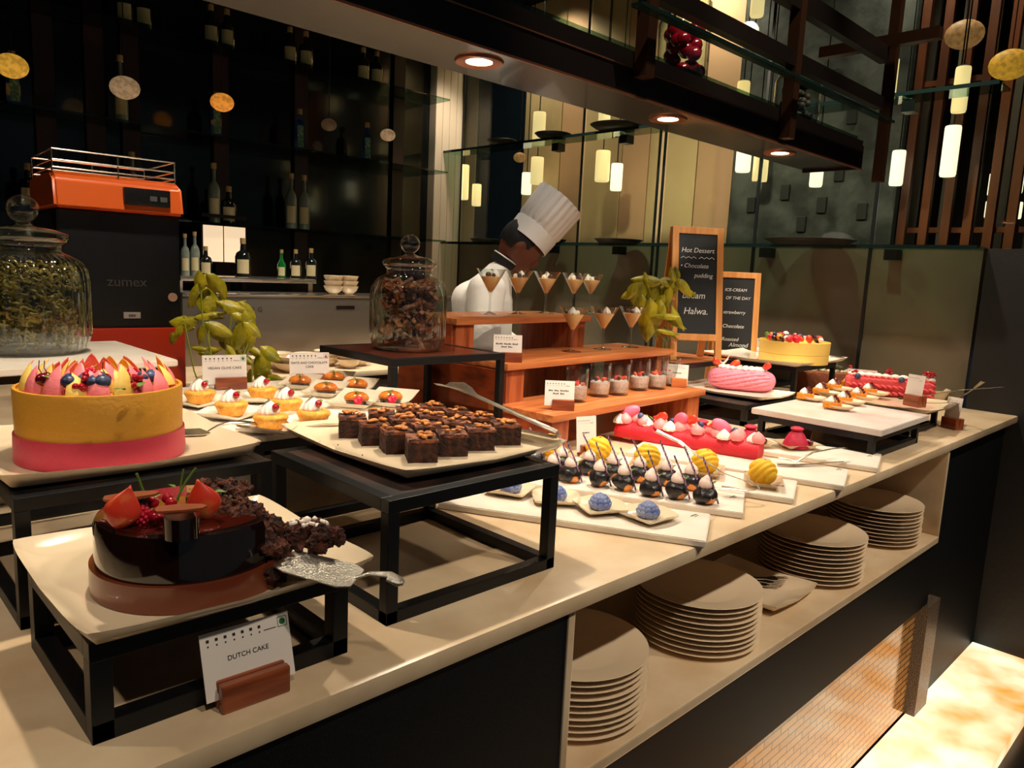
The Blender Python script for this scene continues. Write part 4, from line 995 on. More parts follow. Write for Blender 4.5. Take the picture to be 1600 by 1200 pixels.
# ------------------------------------------------------------------ WOODEN TIERED STAND, MARTINI GLASSES, TUMBLERS
TR = R(3.5); TO = Vector((1.63, 1.47, CT))
tier = thing('tiered_stand', 'reddish wooden three-step display stand holding the dessert glasses', 'stand', TO, TR)
Z1, Z2, Z3 = 1.03, 1.16, 1.285
def tl_(x, y, z): 
    v = Matrix.Rotation(TR, 3, 'Z') @ Vector((x, y, 0)); return Vector((TO.x + v.x, TO.y + v.y, z))
lv = [(0, .92, 0, .27, Z1 - CT), (.02, 1.02, .21, .49, Z2 - CT), (.01, .74, .44, .74, Z3 - CT)]
for (x0, x1, y0, y1, zt) in lv:
    b = B(); box(b, (x0 - .01, y0, zt - .022), (x1 + .01, y1, zt), .002); obj('step_board', b, acacia, tier, 40)
    for xa, xb in ((x0, x0 + .085), (x1 - .10, x1 - .012)):
        b = B(); box(b, (xa, y0 + .012, 0), (xb, y0 + .032, zt - .022), .002); box(b, (xa, y0 + .032, 0), (xa + .022, y1 - .01, zt - .022), .001); obj('upright', b, acacia_v, tier, 40)
b = B(); box(b, (-.002, .02, 0), (.02, .735, Z1 - CT - .024), .002); box(b, (-.002, .25, 0), (.018, .735, Z2 - CT - .024), .002); box(b, (-.002, .46, 0), (.016, .735, Z3 - CT - .024), .002); obj('side_panel', b, acacia_d, tier, 40)
mousse = M('caramel_mousse', (250, 208, 142), .45, sss=.2)
def martini(p, label, k):
    t = thing('martini_glass', label, 'dessert glass', p, R(40 * k), 'martini glasses of caramel mousse'); t.scale = (1.08, 1.08, 1.13)
    b = B(); lathe(b, [(0, .003), (.012, .003), (.034, .0), (.035, .0015), (.014, .005), (.004, .010), (.0032, .055), (.005, .068), (.052, .150), (.0505, .150), (.004, .0715), (0, .070)], 40); obj('glass', b, glass, t, True)
    b = B(); lathe(b, [(0, .0735), (.006, .0745), (.0355, .1235), (.0355, .125), (0, .1265)], 32); obj('mousse', b, mousse, t, True)
    b = B(); swirl(b, .016, .026, TM((.012, -.008, .124)), 7); ball(b, .009, TM((.004, .012, .130)), 2, jit=.2); obj('cream', b, creamm, t, True)
    b = B(); ball(b, .011, TM((-.017, -.004, .131)), 2, jit=.3, sc=(1.1, .8, .9)); ball(b, .007, TM((-.006, -.020, .130)), 2, jit=.3); obj('dark_berry', b, M('blackberry', (48, 26, 30), .3, coat=.4), t, True)
    b = B(); leafshape(b, .016, .004, TM((.006, 0, .144), (.7, 0, k))); leafshape(b, .012, .003, TM((.006, 0, .144), (.9, 0, k + 2))); obj('herb_leaf', b, leafm, t, True)
    return t
m3 = [('leftmost on the top step', 765), ('second from left on the top step', 808), ('third from left on the top step', 852), ('fourth from left on the top step', 895), ('rightmost on the top step', 921)]
for i, (lb, u) in enumerate(m3):
    d = ray(u, 487); # intersect with a line inside the top step
    a = tl_(0, .60, Z3); dr = tl_(1, .60, Z3) - a; s = (a.y * d.x - a.x * d.y) / (dr.x * d.y - dr.y * d.x); p = a + dr * s; martini((p.x, p.y, Z3), 'martini glass of caramel mousse, ' + lb, i)
m2 = [('leftmost on the middle step', 893), ('centre one on the middle step', 941), ('rightmost on the middle step', 984)]
for i, (lb, u) in enumerate(m2):
    d = ray(u, 547); a = tl_(0, .35, Z2); dr = tl_(1, .35, Z2) - a; s = (a.y * d.x - a.x * d.y) / (dr.x * d.y - dr.y * d.x); p = a + dr * s; martini((p.x, p.y, Z2), 'martini glass of caramel mousse, ' + lb, i + 6)
chia = M('chia_pudding', (222, 204, 196), .5, col2=(52, 40, 44), scale=230, tex='voronoi', thr=(.30, .22))
chia.node_tree.nodes['Color Ramp'].color_ramp.elements[0].position = .16; chia.node_tree.nodes['Color Ramp'].color_ramp.elements[1].position = .30
_e = chia.node_tree.nodes['Color Ramp'].color_ramp.elements; _e[0].color = lin((46, 34, 40)); _e[1].color = lin((226, 208, 200))
def tumbler(p, label, k):
    t = thing('glass_tumbler', label, 'dessert glass', p, R(55 * k), 'tumblers of chia pudding')
    b = B(); lathe(b, [(0, .0), (.030, .0), (.035, .006), (.038, .112), (.0365, .112), (.0335, .012), (0, .010)], 36); obj('glass', b, glass, t, True)
    b = B(); lathe(b, [(0, .0115), (.033, .0125), (.0352, .050), (.028, .054), (0, .055)], 32); obj('chia_pudding', b, chia, t, True)
    b = B(); berry_bump(b, .008, TM((.010, .008, .060)), n=30); obj('raspberry', b, raspm, t, True)
    b = B(); ball(b, .011, TM((-.012, -.006, .060), (.4, .5, 0)), 2, sc=(1.4, .6, .7)); ball(b, .010, TM((.010, -.016, .060), (.7, .2, 1)), 2, sc=(1.3, .6, .7)); obj('strawberry_wedge', b, strawm, t, True)
    b = B(); ball(b, .008, TM((-.004, .016, .062)), 2, jit=.3); obj('dark_berry', b, MATS['blackberry'], t, True)
    return t
tb_ = [('leftmost, partly behind the paper card', 900, 629), ('second from left on the lowest step', 936, 623), ('third from left on the lowest step', 966, 617), ('fourth from left on the lowest step', 998, 613), ('fifth from left on the lowest step', 1026, 609), ('rightmost, beside the right end card', 1046, 604)]
for i, (lb, u, v) in enumerate(tb_):
    d = ray(u, v); a = tl_(0, .12 + .02 * (i % 2), Z1); dr = tl_(1, .12 + .02 * (i % 2), Z1) - a; s = (a.y * d.x - a.x * d.y) / (dr.x * d.y - dr.y * d.x); p = a + dr * s; tumbler((p.x, p.y, Z1), 'glass tumbler of chia pudding with berries, ' + lb, i)
p = tl_(.085, .055, Z1); card('white card in a wooden block on the left of the lowest step', (p.x, p.y, Z1), face(p, R(5)), .092, .078, ['~336', '~43'], blk=(.070, .03, .034), off=.012, fs=.0075)
p = tl_(.05, .25, Z2); card('white card in a wooden block at the left end of the middle step', (p.x, p.y, Z2), face(p, R(5)), .092, .075, ['~554', '~43'], blk=(.070, .03, .032), off=.012, fs=.0075)
p = tl_(.88, .10, Z1); card('white card in a light wooden block at the right end of the lowest step', (p.x, p.y, Z1), face(p, R(0)), .08, .075, ['~8'], blk=(.06, .03, .036), off=.008, fs=.007, bm_=acacia)

# ------------------------------------------------------------------ CHALK BOARDS and right basil
riser('wood-topped black riser under the chalkboard sign', 2.70, 1.73, 3.16, 2.15, 1.095, top='amber')
def aboard(label, p, rz, wd, ht, feet, lines, base_h):
    t = thing('chalkboard_sign', label, 'chalkboard', p, rz); fr = .030
    tilt = R(-9)
    fp = bpy.data.objects.new('front_panel', None)
    b = B()
    for s in (-1, 1): box(b, (s * (wd / 2 - fr / 2) - fr / 2, -.008, 0), (s * (wd / 2 - fr / 2) + fr / 2, .008, ht), .002)
    box(b, (-wd / 2, -.0081, ht - fr), (wd / 2, .0081, ht), .002); box(b, (-wd / 2, -.0081, feet), (wd / 2, .0081, feet + fr), .002)
    f_ = obj('front_frame', b, pine, t, loc=(0, -ht * sin(-tilt) , 0), rot=(tilt, 0, 0))
    b = B(); box(b, (-wd / 2 + fr, -.003, feet + fr), (wd / 2 - fr, .003, ht - fr)); obj('slate', b, slate, f_)
    b = B()
    for s in (-1, 1): box(b, (s * (wd / 2 - fr / 2) - fr / 2, -.008, 0), (s * (wd / 2 - fr / 2) + fr / 2, .008, ht), .002)
    box(b, (-wd / 2, -.0081, feet), (wd / 2, .0081, feet + fr), .002); box(b, (-wd / 2 + fr, -.003, feet + fr), (wd / 2 - fr, .003, ht - fr))
    obj('rear_frame', b, pine, t, loc=(0, ht * sin(-tilt) + .016, 0), rot=(-tilt, 0, 0))
    for (s_, x, z, sz, al) in lines:
        text('chalk_lettering', s_, sz, chalk, f_, (x, -.0034, z), align=al, shear=.2 if sz < .05 else 0, ext=.0003)
    return t, f_
ab = AF(1074, 560, 3.40); HT = .59
t, f_ = aboard('tall pine-framed chalkboard easel with hot dessert list beside the basil', (ab.x, ab.y, 1.096), face(ab, R(22)), .238, HT, .088,
       [('Hot Dessert', .0, .478, .030, 'CENTER'), ('• Chocolate', -.080, .410, .027, 'LEFT'), ('pudding', -.015, .368, .027, 'LEFT'), ('Badam', -.070, .275, .040, 'LEFT'), ('Halwa.', -.062, .205, .042, 'LEFT')], 0)
b = B(); 
for sx in (-.078, .006): tube(b, [(sx + i * .012, -.0034, .455 + (.004 if i % 2 else -.004)) for i in range(7)], .0012, 4)
obj('chalk_squiggle', b, chalk, f_)
for ch in list(t.children):
    if ch.name.startswith('front_frame'): ch.location.y = -HT * sin(R(9)); ch.rotation_euler = (R(-9), 0, 0)
    else: ch.location.y = HT * sin(R(9)) + .016; ch.rotation_euler = (R(9), 0, 0)
ab2 = AF(1143, 552, 3.95)
t, f_ = aboard('small pine-framed chalkboard with ice cream flavours, behind the tall easel', (ab2.x, ab2.y, CT), face(ab2, R(10)), .226, .605, .062,
       [('ICE-CREAM', -.066, .505, .022, 'LEFT'), ('OF THE DAY', -.060, .463, .022, 'LEFT'), ('strawberry', -.068, .388, .025, 'LEFT'), ('Chocolate', -.068, .315, .026, 'LEFT'), ('Roasted', -.068, .247, .026, 'LEFT'), ('Almond', -.03, .217, .030, 'LEFT'), ('Mango', -.076, .141, .034, 'LEFT')], 0)
for ch in list(t.children):
    s_ = -1 if ch.name.startswith('front_frame') else 1; ch.location.y = s_ * .605 * sin(R(9)) + (.016 if s_ > 0 else 0); ch.rotation_euler = (s_ * R(9), 0, 0)
bp3 = AF(1038, 562, 3.33)
spec = [(997, 458, 34, 30, 250), (1020, 455, 32, 26, 262), (1010, 438, 44, 20, 170), (1009, 433, 16, 9, 100), (1050, 440, 38, 20, 0), (1051, 428, 24, 12, 95), (1070, 450, 34, 16, -50), (1046, 452, 30, 20, 240), (1031, 473, 26, 15, 240), (1013, 500, 62, 34, 265), (1044, 464, 28, 15, 260), (1026, 492, 44, 26, 255), (1041, 494, 38, 12, 170), (1060, 497, 40, 14, -55), (1045, 519, 36, 9, -8), (987, 455, 26, 16, 240), (1000, 476, 28, 20, 255)]
base3 = (bp3.x, bp3.y, 1.0955)
basil('bunch of basil standing beside the tall chalkboard', base3, spec, 3.20, bunch=(0, 0, .0))

# ------------------------------------------------------------------ RIGHT SIDE STANDS
riser('black metal riser under the pink twisted cake', 2.62, 1.385, 2.98, 1.70, .982)
pl_ = sqplate('long white plate under the pink twisted cake', 2.72, 1.36, 3.0, 1.80, .983, rise=.014, m=china)
tw = thing('twisted_cake', 'pink spiral-fluted oval cake with cream, strawberries and white curls', 'cake', G(1164, 612, .99) + Vector((.03, .04, 0)), face(G(1160, 612, 1), R(-4)))
pinkv = M('pink_velvet', (228, 128, 146), .55, bump=.15, bscale=200)
b = B(); q_ = bmesh.ops.create_uvsphere(b, u_segments=96, v_segments=40, radius=1)['verts']
for v in q_:
    a = atan2(v.co.z, v.co.y); x = v.co.x; f = 1 + .15 * (abs(cos(9 * a + 6.5 * x)) ** .8 - .5)
    sh = (1 - abs(x) ** 3.2) ** .42 / max(1e-4, sqrt(max(1e-8, 1 - x * x))) if abs(x) < .999 else 1
    v.co.y *= f * sh; v.co.z *= f * sh
bmesh.ops.transform(b, matrix=TM((0, 0, .046), sc=(.142, .062, .050)), verts=b.verts); obj('fluted_body', b, pinkv, tw, True)
b = B()
for i in range(22):
    a = 2 * pi * i / 22; ball(b, .013, TM((.09 * cos(a), .026 * sin(a), .094)), 2, sc=(1.1, 1, .8))
obj('piped_cream_ring', b, creamm, tw, True)
for (x, y, rot) in ((-.105, -.01, (.3, -.9, 0)), (-.03, .01, (.2, 1.2, .3)), (.10, -.02, (.2, 1.0, -.2))):
    b = B(); lathe(b, [(0, -.026), (.010, -.012), (.015, .004), (.011, .018), (0, .022)], 14, TM((x, y, .112), rot, (1, .55, 1))); obj('strawberry_wedge', b, strawm, tw, True)
b = B(); tube(b, [(-.085, 0, .10), (-.065, 0, .125), (-.055, 0, .15)], [.006, .004, .001], 8); tube(b, [(-.12, .0, .135), (-.10, 0, .115), (-.08, 0, .11)], [.001, .004, .002], 8); obj('chocolate_curl', b, creamm, tw, True)
b = B()
for x, a in ((0, .5), (.03, 2), (.115, 3), (.06, 4)): leafshape(b, .022, .005, TM((x, 0, .105), (.4, 0, a)))
obj('mint_leaf', b, leafm, tw, True)
# marble slab with mini tarts
riser('black metal riser under the rose-veined slab of mini tarts', 2.50, .865, 2.93, 1.27, .978)
slab('rose-veined marble slab carrying the orange mini tarts', [(2.50, .845), (2.99, .855), (3.0, 1.30), (2.50, 1.30)], 1.0, .021, pinkslab)
def ovalplate(label, p, rz, lx, ly):
    t = thing('oval_plate', label, 'plate', p, rz); b = B(); lathe(b, [(0, .003), (.6, .003), (.85, .009), (1, .018), (.97, .018), (.8, .012), (.55, .0062), (0, .006)], 40, TM(sc=(lx, ly, 1))); obj('dish', b, china_w, t, 60); return t
orangec = M('orange_sponge', (244, 156, 40), .55, col2=(226, 130, 24), scale=60)
def mini(label, p, rz):
    t = thing('mini_tart', label, 'mini cake', p, rz, 'orange mini tarts with cream'); b = B(); box(b, (-.030, -.016, 0), (.030, .016, .022), .002); obj('sponge_block', b, orangec, t, 40)
    b = B(); swirl(b, .017, .024, TM((-.006, 0, .021)), 8); obj('cream_swirl', b, creamm, t, True)
    b = B(); ball(b, .007, TM((.008, -.004, .044)), 2); ball(b, .006, TM((.016, -.004, .036)), 2); ball(b, .006, TM((.022, -.006, .028)), 2); obj('cherry', b, MATS['dark_cherry'], t, True); return t
ma = [(1258, 626), (1282, 618), (1302, 611), (1326, 606)]; mb = [(1300, 640), (1318, 632), (1340, 625), (1357, 618)]
for nm, lst, sd in (('left', ma, 0), ('right', mb, 1)):
    for i, (u, v) in enumerate(lst):
        p = G(u, v - 3, 1.008); 
        ovalplate('white oval plate, %s in the %s row of mini tarts' % (ORD[i], nm), G(u + 10, v, 1.001), face(p, R(-25)), .058, .042)
        mini('orange mini tart with cream and cherry, %s in the %s row' % (ORD[i], nm), (p.x, p.y, 1.0075), face(p, R(-12)))
p = G(1424, 634, 1.001); card('white card in a dark wooden block at the corner of the mini tart slab', (p.x, p.y, 1.001), face(p, R(-38)), .075, .105, [''], blk=(.07, .045, .045), off=.012)
# yellow ring cake on plate
riser('black metal riser under the yellow fruit-topped cake', 3.18, 1.46, 3.60, 1.85, 1.088)
sqplate('large square white plate under the yellow fruit-topped cake', 3.13, 1.42, 3.66, 1.93, 1.089, rise=.016, m=china)
yc = thing('fruit_cake', 'tall yellow banded cake heaped with berries, edge piped at right', 'cake', (3.34, 1.555, 1.096))
yv = M('pale_yellow_band', (244, 206, 104), .5, bump=.15, bscale=200)
b = B(); lathe(b, [(0, 0), (.152, 0), (.153, .040), (.151, .042), (.154, .044), (.155, .098), (.151, .098), (.150, .090), (0, .09)], 64); obj('cake_band', b, yv, yc, 40)
q = random.Random(31)
for m_, n_, nm in ((strawm, 10, 'strawberry_piece'), (MATS['blackberry'], 9, 'dark_berry'), (creamm, 9, 'cream_puff'), (raspm, 6, 'raspberry'), (orangec, 5, 'mango_piece'), (bluem, 5, 'blueberry'), (leafm, 4, 'kiwi_piece')):
    for i in range(n_):
        a = q.random() * 6.28; d = .14 * sqrt(q.random()); b = B(); ball(b, q.uniform(.013, .019), TM((d * cos(a), d * sin(a), .104 + q.uniform(0, .012)), (q.random(), q.random(), 0)), 2, jit=.15, sc=(1.2, .9, .8), seed=i); obj(nm, b, m_, yc, True)
b = B()
for i in range(4): ball(b, .010, TM((.152 * cos(R(-20 + i * 4)), .152 * sin(R(-20 + i * 4)), .06 + .012 * (i % 3))), 2)
obj('piped_dots', b, M('apricot_dot', (250, 190, 120), .4), yc, True)
server('steel server on the square plate right of the yellow fruit-topped cake', (3.55, 1.50, 1.098), R(150), .10, .06)
# braided red cake
riser('black metal riser under the braided red cake', 3.02, .93, 3.36, 1.24, .982)
sqplate('long ivory plate with chocolate crumbs under the braided red cake', 3.04, .865, 3.42, 1.30, .983, rise=.014)
ra, rb = G(1333, 612, 1.0), G(1476, 626, 1.0); rd = rb - ra
br = thing('braided_cake', 'coral red braided log cake topped with cream, blueberries and currants', 'cake', ((ra.x + rb.x) / 2 + .035, (ra.y + rb.y) / 2 + .05, .99), atan2(rd.y, rd.x))
rl = rd.length * .98; coral = M('coral_velvet', (214, 70, 74), .55, bump=.15, bscale=200)
b = B(); box(b, (-rl / 2, -.042, 0), (rl / 2, .042, .075), .02)
for row in range(6):
    a = R(4 + row * 22); yy = -.046 * cos(a); zz = .012 + .070 * sin(a) * .98
    n_ = 15
    for i in range(n_):
        x = -rl / 2 + .012 + (rl - .024) * (i + .5 * (row % 2) * 0) / (n_ - 1)
        ball(b, .0115, TM((x, yy, zz), (0, .0, 0)) @ TM(rot=(0, .45, 0)), 2, sc=(1.5, .9, .62))
obj('braided_body', b, coral, br, True)
b = B(); box(b, (-rl / 2 - .008, -.044, .0), (-rl / 2 + .02, .044, .078), .018); obj('smooth_end', b, M('coral_end', (236, 96, 92), .5), br, True)
b = B()
for i in range(10): ball(b, .018, TM((-rl / 2 + .02 + i * (rl - .04) / 9, -.004, .083)), 2, sc=(1.2, 1, .75))
obj('cream_dollops', b, creamm, br, True)
for x in (-rl * .38, .12 * rl): b = B(); ball(b, .013, TM((x, -.035, .078)), 3); obj('blueberry', b, bluem, br, True)
for x, n_ in ((-.05 * rl, 6), (.42 * rl, 14), (-.42 * rl, 4)):
    b = B()
    for i in range(n_): ball(b, .008, TM((x + q.uniform(-.022, .022), q.uniform(-.02, .02), .10 + q.uniform(-.008, .016))), 2)
    obj('redcurrants', b, redberry, br, True)
b = B()
for i in range(60): ball(b, q.uniform(.003, .006), TM((q.uniform(.1, .5) * rl, -.052 + q.uniform(-.02, .012), .004)), 1, jit=.5)
obj('chocolate_crumbs', b, sponge, br)['kind'] = 'stuff'
tongs('bright steel server handle sticking out past the braided red cake', [[G(1478, 640, 1.0), G(1500, 622, 1.01), AF(1538, 597, 2.95)]], [.012, .008, .012], 'serving_spatula')
# bowls
def bowl(label, p, r, h, nm='white_bowl', m=None):
    t = thing(nm, label, 'bowl', p); b = B(); lathe(b, [(0, .0), (r * .42, .0), (r * .45, .006), (r * .8, h * .45), (r, h), (r * .95, h), (r * .76, h * .5), (r * .4, .014), (0, .012)], 40); obj('bowl', b, m or china_w, t, True); return t
for lb, u, v, r, h in (('large round white bowl at the far end of the counter', 1412, 640, .105, .085), ('white bowl nearest the wooden card block at the far end', 1388, 655, .07, .07), ('white bowl with ladles nearest the wall', 1462, 636, .09, .08)):
    p = G(u, v, CT); p.z = CT; bowl(lb, (p.x + .05, p.y + .05, CT), r, h)
tongs('thin steel ladle handle in the bowl nearest the wall', [[AF(1440, 620, 3.1), AF(1500, 610, 3.05), AF(1568, 605, 3.0)]], [.008, .006, .006], 'ladle')
p = G(1492, 670, CT); card('small card in a dark wooden block standing alone on the far counter edge', (p.x, p.y + .02, CT), face(p, R(-40)), .07, .11, [''], blk=(.07, .045, .045), off=.01)
# things behind the yellow cake
for lb, p in (('white card standing left behind the yellow fruit-topped cake', (3.75, 1.90, 1.0605)), ('white card standing right behind the yellow fruit-topped cake', (3.62, 1.635, 1.104)), ('white card standing behind the braided red cake', (3.40, 1.262, .995))):
    card(lb, p, face(p), .12, .085, [''], blk=(.08, .03, .03))
riser('black metal riser at the back of the counter under the nut cakes', 3.70, 1.84, 4.0, 2.17, 1.06, top='amber')
nut = thing('nut_loaf', 'brown loaf cake with white nuts and a grey cloth behind the braided red cake', 'cake', (3.80, 1.58, CT), R(-50))
b = B(); box(b, (-.16, -.06, 0), (.16, .06, .12), .02); obj('loaf', b, M('brown_loaf', (130, 66, 34), .7, bump=.5, bscale=60), nut, True)
b = B()
for i in range(80): ball(b, q.uniform(.006, .012), TM((q.uniform(-.15, .15), q.uniform(-.05, .05), .122)), 1, jit=.4, seed=i)
o_ = obj('nut_topping', b, M('white_nut', (226, 214, 180), .6, col2=(120, 110, 60), scale=60), nut, True); o_['kind'] = 'stuff'
b = B(); ball(b, .05, TM((-.10, .03, .16)), 4, jit=.7, sc=(1.2, .8, .55), fq=26); ball(b, .05, TM((.0, .03, .15)), 4, jit=.7, sc=(1.7, .6, .4), fq=26); tag(obj('folded_cloth', b, M('olive_cloth', (84, 74, 54), .8), None, True, loc=(3.80, 1.58, CT), rot=(0, 0, R(-50))), 'dark olive folded cloth lying on the nut-topped loaf', 'cloth')
wp = thing('fruit_platter', 'white oval platter of small fruit bites at the back right', 'plate', (3.86, 2.0, 1.061)); b = B(); lathe(b, [(0, 0), (.10, 0), (.17, .018), (.165, .018), (.1, .006), (0, .006)], 40); obj('dish', b, china_w, wp, True)
b = B()
for i in range(70): a = q.random() * 6.28; d = .13 * sqrt(q.random()); ball(b, .012, TM((d * cos(a), d * sin(a), .018 + q.uniform(0, .012))), 1, jit=.4, sc=(1.3, .8, .7), mi=i % 3)
o_ = obj('fruit_bites', b, [strawm, creamm, orangec], wp, True); o_['kind'] = 'stuff'

# ------------------------------------------------------------------ PLATE STACKS IN THE NICHE
def dinner(label, p, r, group):
    t = thing('dinner_plate', label, 'plate', p, 0, group); b = B()
    lathe(b, [(0, 0), (r * .52, 0), (r * .56, .003), (r * .97, .0125), (r, .0145), (r * .995, .0160), (r * .96, .0150), (r * .68, .0075), (r * .60, .0045), (0, .004)], 64); obj('dish', b, M('cream_plate', (240, 216, 182), .18, coat=.5), t, 60); return t
stacks = [('stack nearest the viewer', 1.165, .965, 10), ('stack left of the fork tray', 1.66, .965, 10), ('stack right of the fork tray', 2.335, .962, 10), ('farthest stack in the niche', 2.87, .965, 10)]
proto = None
for (lb, x, y, n) in stacks:
    for k in range(n):
        l_ = 'cream dinner plate, %s from the %s of the %s' % (['bottom one', 'second', 'third', 'fourth', 'fifth', 'fifth', 'fourth', 'third', 'second', 'topmost'][k], 'bottom' if k < 5 else 'top', lb) if k not in (0, 9) else 'cream dinner plate, %s of the %s' % ('bottom one' if k == 0 else 'topmost', lb)
        g_ = 'dinner plates, ' + lb; p = (x + .0012 * ((k * 7) % 3 - 1), y + .001 * ((k * 5) % 3 - 1), NZ + .0005 + k * .0138)
        if proto is None: proto = dinner(l_, p, .163, g_)
        else: dup(proto, p, 0, l_, g_)
tc_ = (G(1210, 955, .575) + G(1330, 885, .575)) / 2
sqplate('rectangular white tray with wavy rim holding the forks', 1.90, .855, 2.16 + .01, 1.16, NZ + .0, rise=.022, m=MATS['cream_plate'], name='serving_tray', cat='tray')
for i in range(6):
    t = thing('fork', 'dark steel dessert fork nested in the pile on the white tray', 'fork', (2.03 + .006 * i, 1.02 - .004 * i, NZ + .014 + .0035 * i), R(-48 + i * 1.5), 'forks nested on the tray')
    b = B(); prism(b, [(-.10, -.006), (-.04, -.003), (.03, -.003), (.05, -.011), (.06, -.011), (.06, .011), (.05, .011), (.03, .003), (-.04, .003), (-.10, .006)], 0, .002); obj('handle', b, dkmetal if i % 2 else steel, t)
    b = B()
    for s in (-.009, -.003, .003, .009): box(b, (.06, s - .0014, 0), (.095, s + .0014, .002))
    obj('tines', b, steel, t)

# ------------------------------------------------------------------ CHEF
def skin(pts, edges, root=0, sub=2):
    me = bpy.data.meshes.new('tmp'); me.from_pydata([p[0] for p in pts], edges, []); o = bpy.data.objects.new('tmp', me); COL.objects.link(o)
    m = o.modifiers.new('s', 'SKIN'); m.use_smooth_shade = True
    for i, p in enumerate(pts):
        r = p[1] if isinstance(p[1], tuple) else (p[1], p[1]); me.skin_vertices[0].data[i].radius = r; me.skin_vertices[0].data[i].use_root = (i == root)
    o.modifiers.new('u', 'SUBSURF').levels = sub
    dg = bpy.context.evaluated_depsgraph_get(); dg.update(); me2 = bpy.data.meshes.new_from_object(o.evaluated_get(dg)); bpy.data.objects.remove(o)
    b = B(); b.from_mesh(me2); return b
def remesh(name, b, mat, parent, vox, smooth_it=4):
    me = bpy.data.meshes.new('tmp'); bmesh.ops.recalc_face_normals(b, faces=b.faces); b.to_mesh(me); b.free(); o = bpy.data.objects.new('tmp', me); COL.objects.link(o)
    m = o.modifiers.new('r', 'REMESH'); m.mode = 'VOXEL'; m.voxel_size = vox; m.use_smooth_shade = True
    if smooth_it: k = o.modifiers.new('c', 'SMOOTH'); k.iterations = smooth_it; k.factor = .5
    dg = bpy.context.evaluated_depsgraph_get(); dg.update(); me2 = bpy.data.meshes.new_from_object(o.evaluated_get(dg)); bpy.data.objects.remove(o)
    bb = B(); bb.from_mesh(me2); seen = set(); isl = []
    for v0 in bb.verts:
        if v0 in seen: continue
        st_ = [v0]; seen.add(v0); cur = []
        while st_:
            v = st_.pop(); cur.append(v)
            for e in v.link_edges:
                w2 = e.other_vert(v)
                if w2 not in seen: seen.add(w2); st_.append(w2)
        isl.append(cur)
    isl.sort(key=len)
    for cur in isl[:-1]: bmesh.ops.delete(bb, geom=cur, context='VERTS')
    bb.to_mesh(me2); bb.free()
    me2.materials.clear(); me2.materials.append(mat)
    for p in me2.polygons: p.use_smooth = True
    o = bpy.data.objects.new(name, me2); COL.objects.link(o); o.parent = parent; return o
NB = AF(783, 412, 3.38); ang = atan2(cx.y, cx.x)            # body faces the picture's right, along the counter
chef = thing('person', 'person in white chef jacket and tall white hat bending over, wearing blue gloves', 'person', (NB.x, NB.y, -.27), ang)
ZN = NB.z + .27                                            # neck base height above the floor
skinm = M('brown_skin', (104, 56, 36), .5, sss=.05); cloth = M('white_jacket', (222, 216, 204), .8, bump=.35, bscale=14); dark = M('dark_trousers', (24, 26, 30), .8)
P = [((-.03, 0, ZN - .64), (.12, .15)), ((-.06, 0, ZN - .42), (.11, .14)), ((-.07, 0, ZN - .2), (.12, .15)), ((-.03, 0, ZN - .06), (.08, .09)), ((.0, 0, ZN), .052), ((.035, 0, ZN + .05), .050), ((.07, 0, ZN + .10), .06),
     ((-.04, -.16, ZN - .09), .06), ((-.02, -.23, ZN - .36), .045), ((.20, -.13, ZN - .44), .030), ((-.02, .16, ZN - .09), .06), ((.02, .23, ZN - .36), .045), ((.24, .10, ZN - .46), .030),
     ((-.03, -.09, ZN - .72), .09), ((.0, -.10, ZN - 1.14), .06), ((-.03, -.10, .09), .045), ((.10, -.11, .04), .035), ((-.03, .09, ZN - .72), .09), ((.0, .10, ZN - 1.14), .06), ((-.03, .10, .09), .045), ((.10, .11, .04), .035)]
E_ = [(0, 1), (1, 2), (2, 3), (3, 4), (4, 5), (5, 6), (3, 7), (7, 8), (8, 9), (3, 10), (10, 11), (11, 12), (0, 13), (13, 14), (14, 15), (15, 16), (0, 17), (17, 18), (18, 19), (19, 20)]
b = skin(P, E_)
hc = Vector((.092, 0, ZN + .085)); HR = Euler((0, R(42), 0)).to_matrix().to_4x4()     # head pitched down
HT_ = Matrix.Translation(hc) @ HR
ball(b, .1, HT_, 4, sc=(.98, .76, 1.14)); ball(b, .045, HT_ @ TM((.055, 0, -.085)), 3, sc=(1, .9, .8))          # skull, jaw
ball(b, .016, HT_ @ TM((.098, 0, -.020)), 3, sc=(1.1, .75, 1.5)); ball(b, .02, HT_ @ TM((.088, 0, -.060)), 3, sc=(.7, 1.3, .6)); ball(b, .02, HT_ @ TM((.084, 0, .022)), 3, sc=(.6, 2.6, .45))
for s in (-1, 1): ball(b, .028, HT_ @ TM((-.005, s * .076, -.008), (0, .2, 0)), 3, sc=(.65, .3, 1.1))
remesh('body', b, skinm, chef, .008)
b = B()
for s in (-1, 1): ball(b, .009, HT_ @ TM((.080, s * .030, .000)), 3)
obj('eyes', b, M('eye_white', (120, 100, 90), .3), chef, True)
b = B(); ball(b, .101, HT_ @ TM((-.014, 0, .016)), 4, sc=(1.0, .80, 1.10), jit=.03)
for v in [v for v in b.verts if (HT_.inverted() @ v.co).x > .045 or ((HT_.inverted() @ v.co).z < -.05)]: b.verts.remove(v)
obj('hair', b, M('black_hair', (14, 12, 12), .7), chef, True)
b = B()
def seg(p0, r0, p1, r1, n=9):
    p0, p1 = Vector(p0), Vector(p1)
    for i in range(n + 1):
        t_ = i / n; p_ = p0.lerp(p1, t_); r_ = [a_ + (c_ - a_) * t_ for a_, c_ in zip(r0, r1)]
        ball(b, 1, TM(p_, sc=r_), 3)
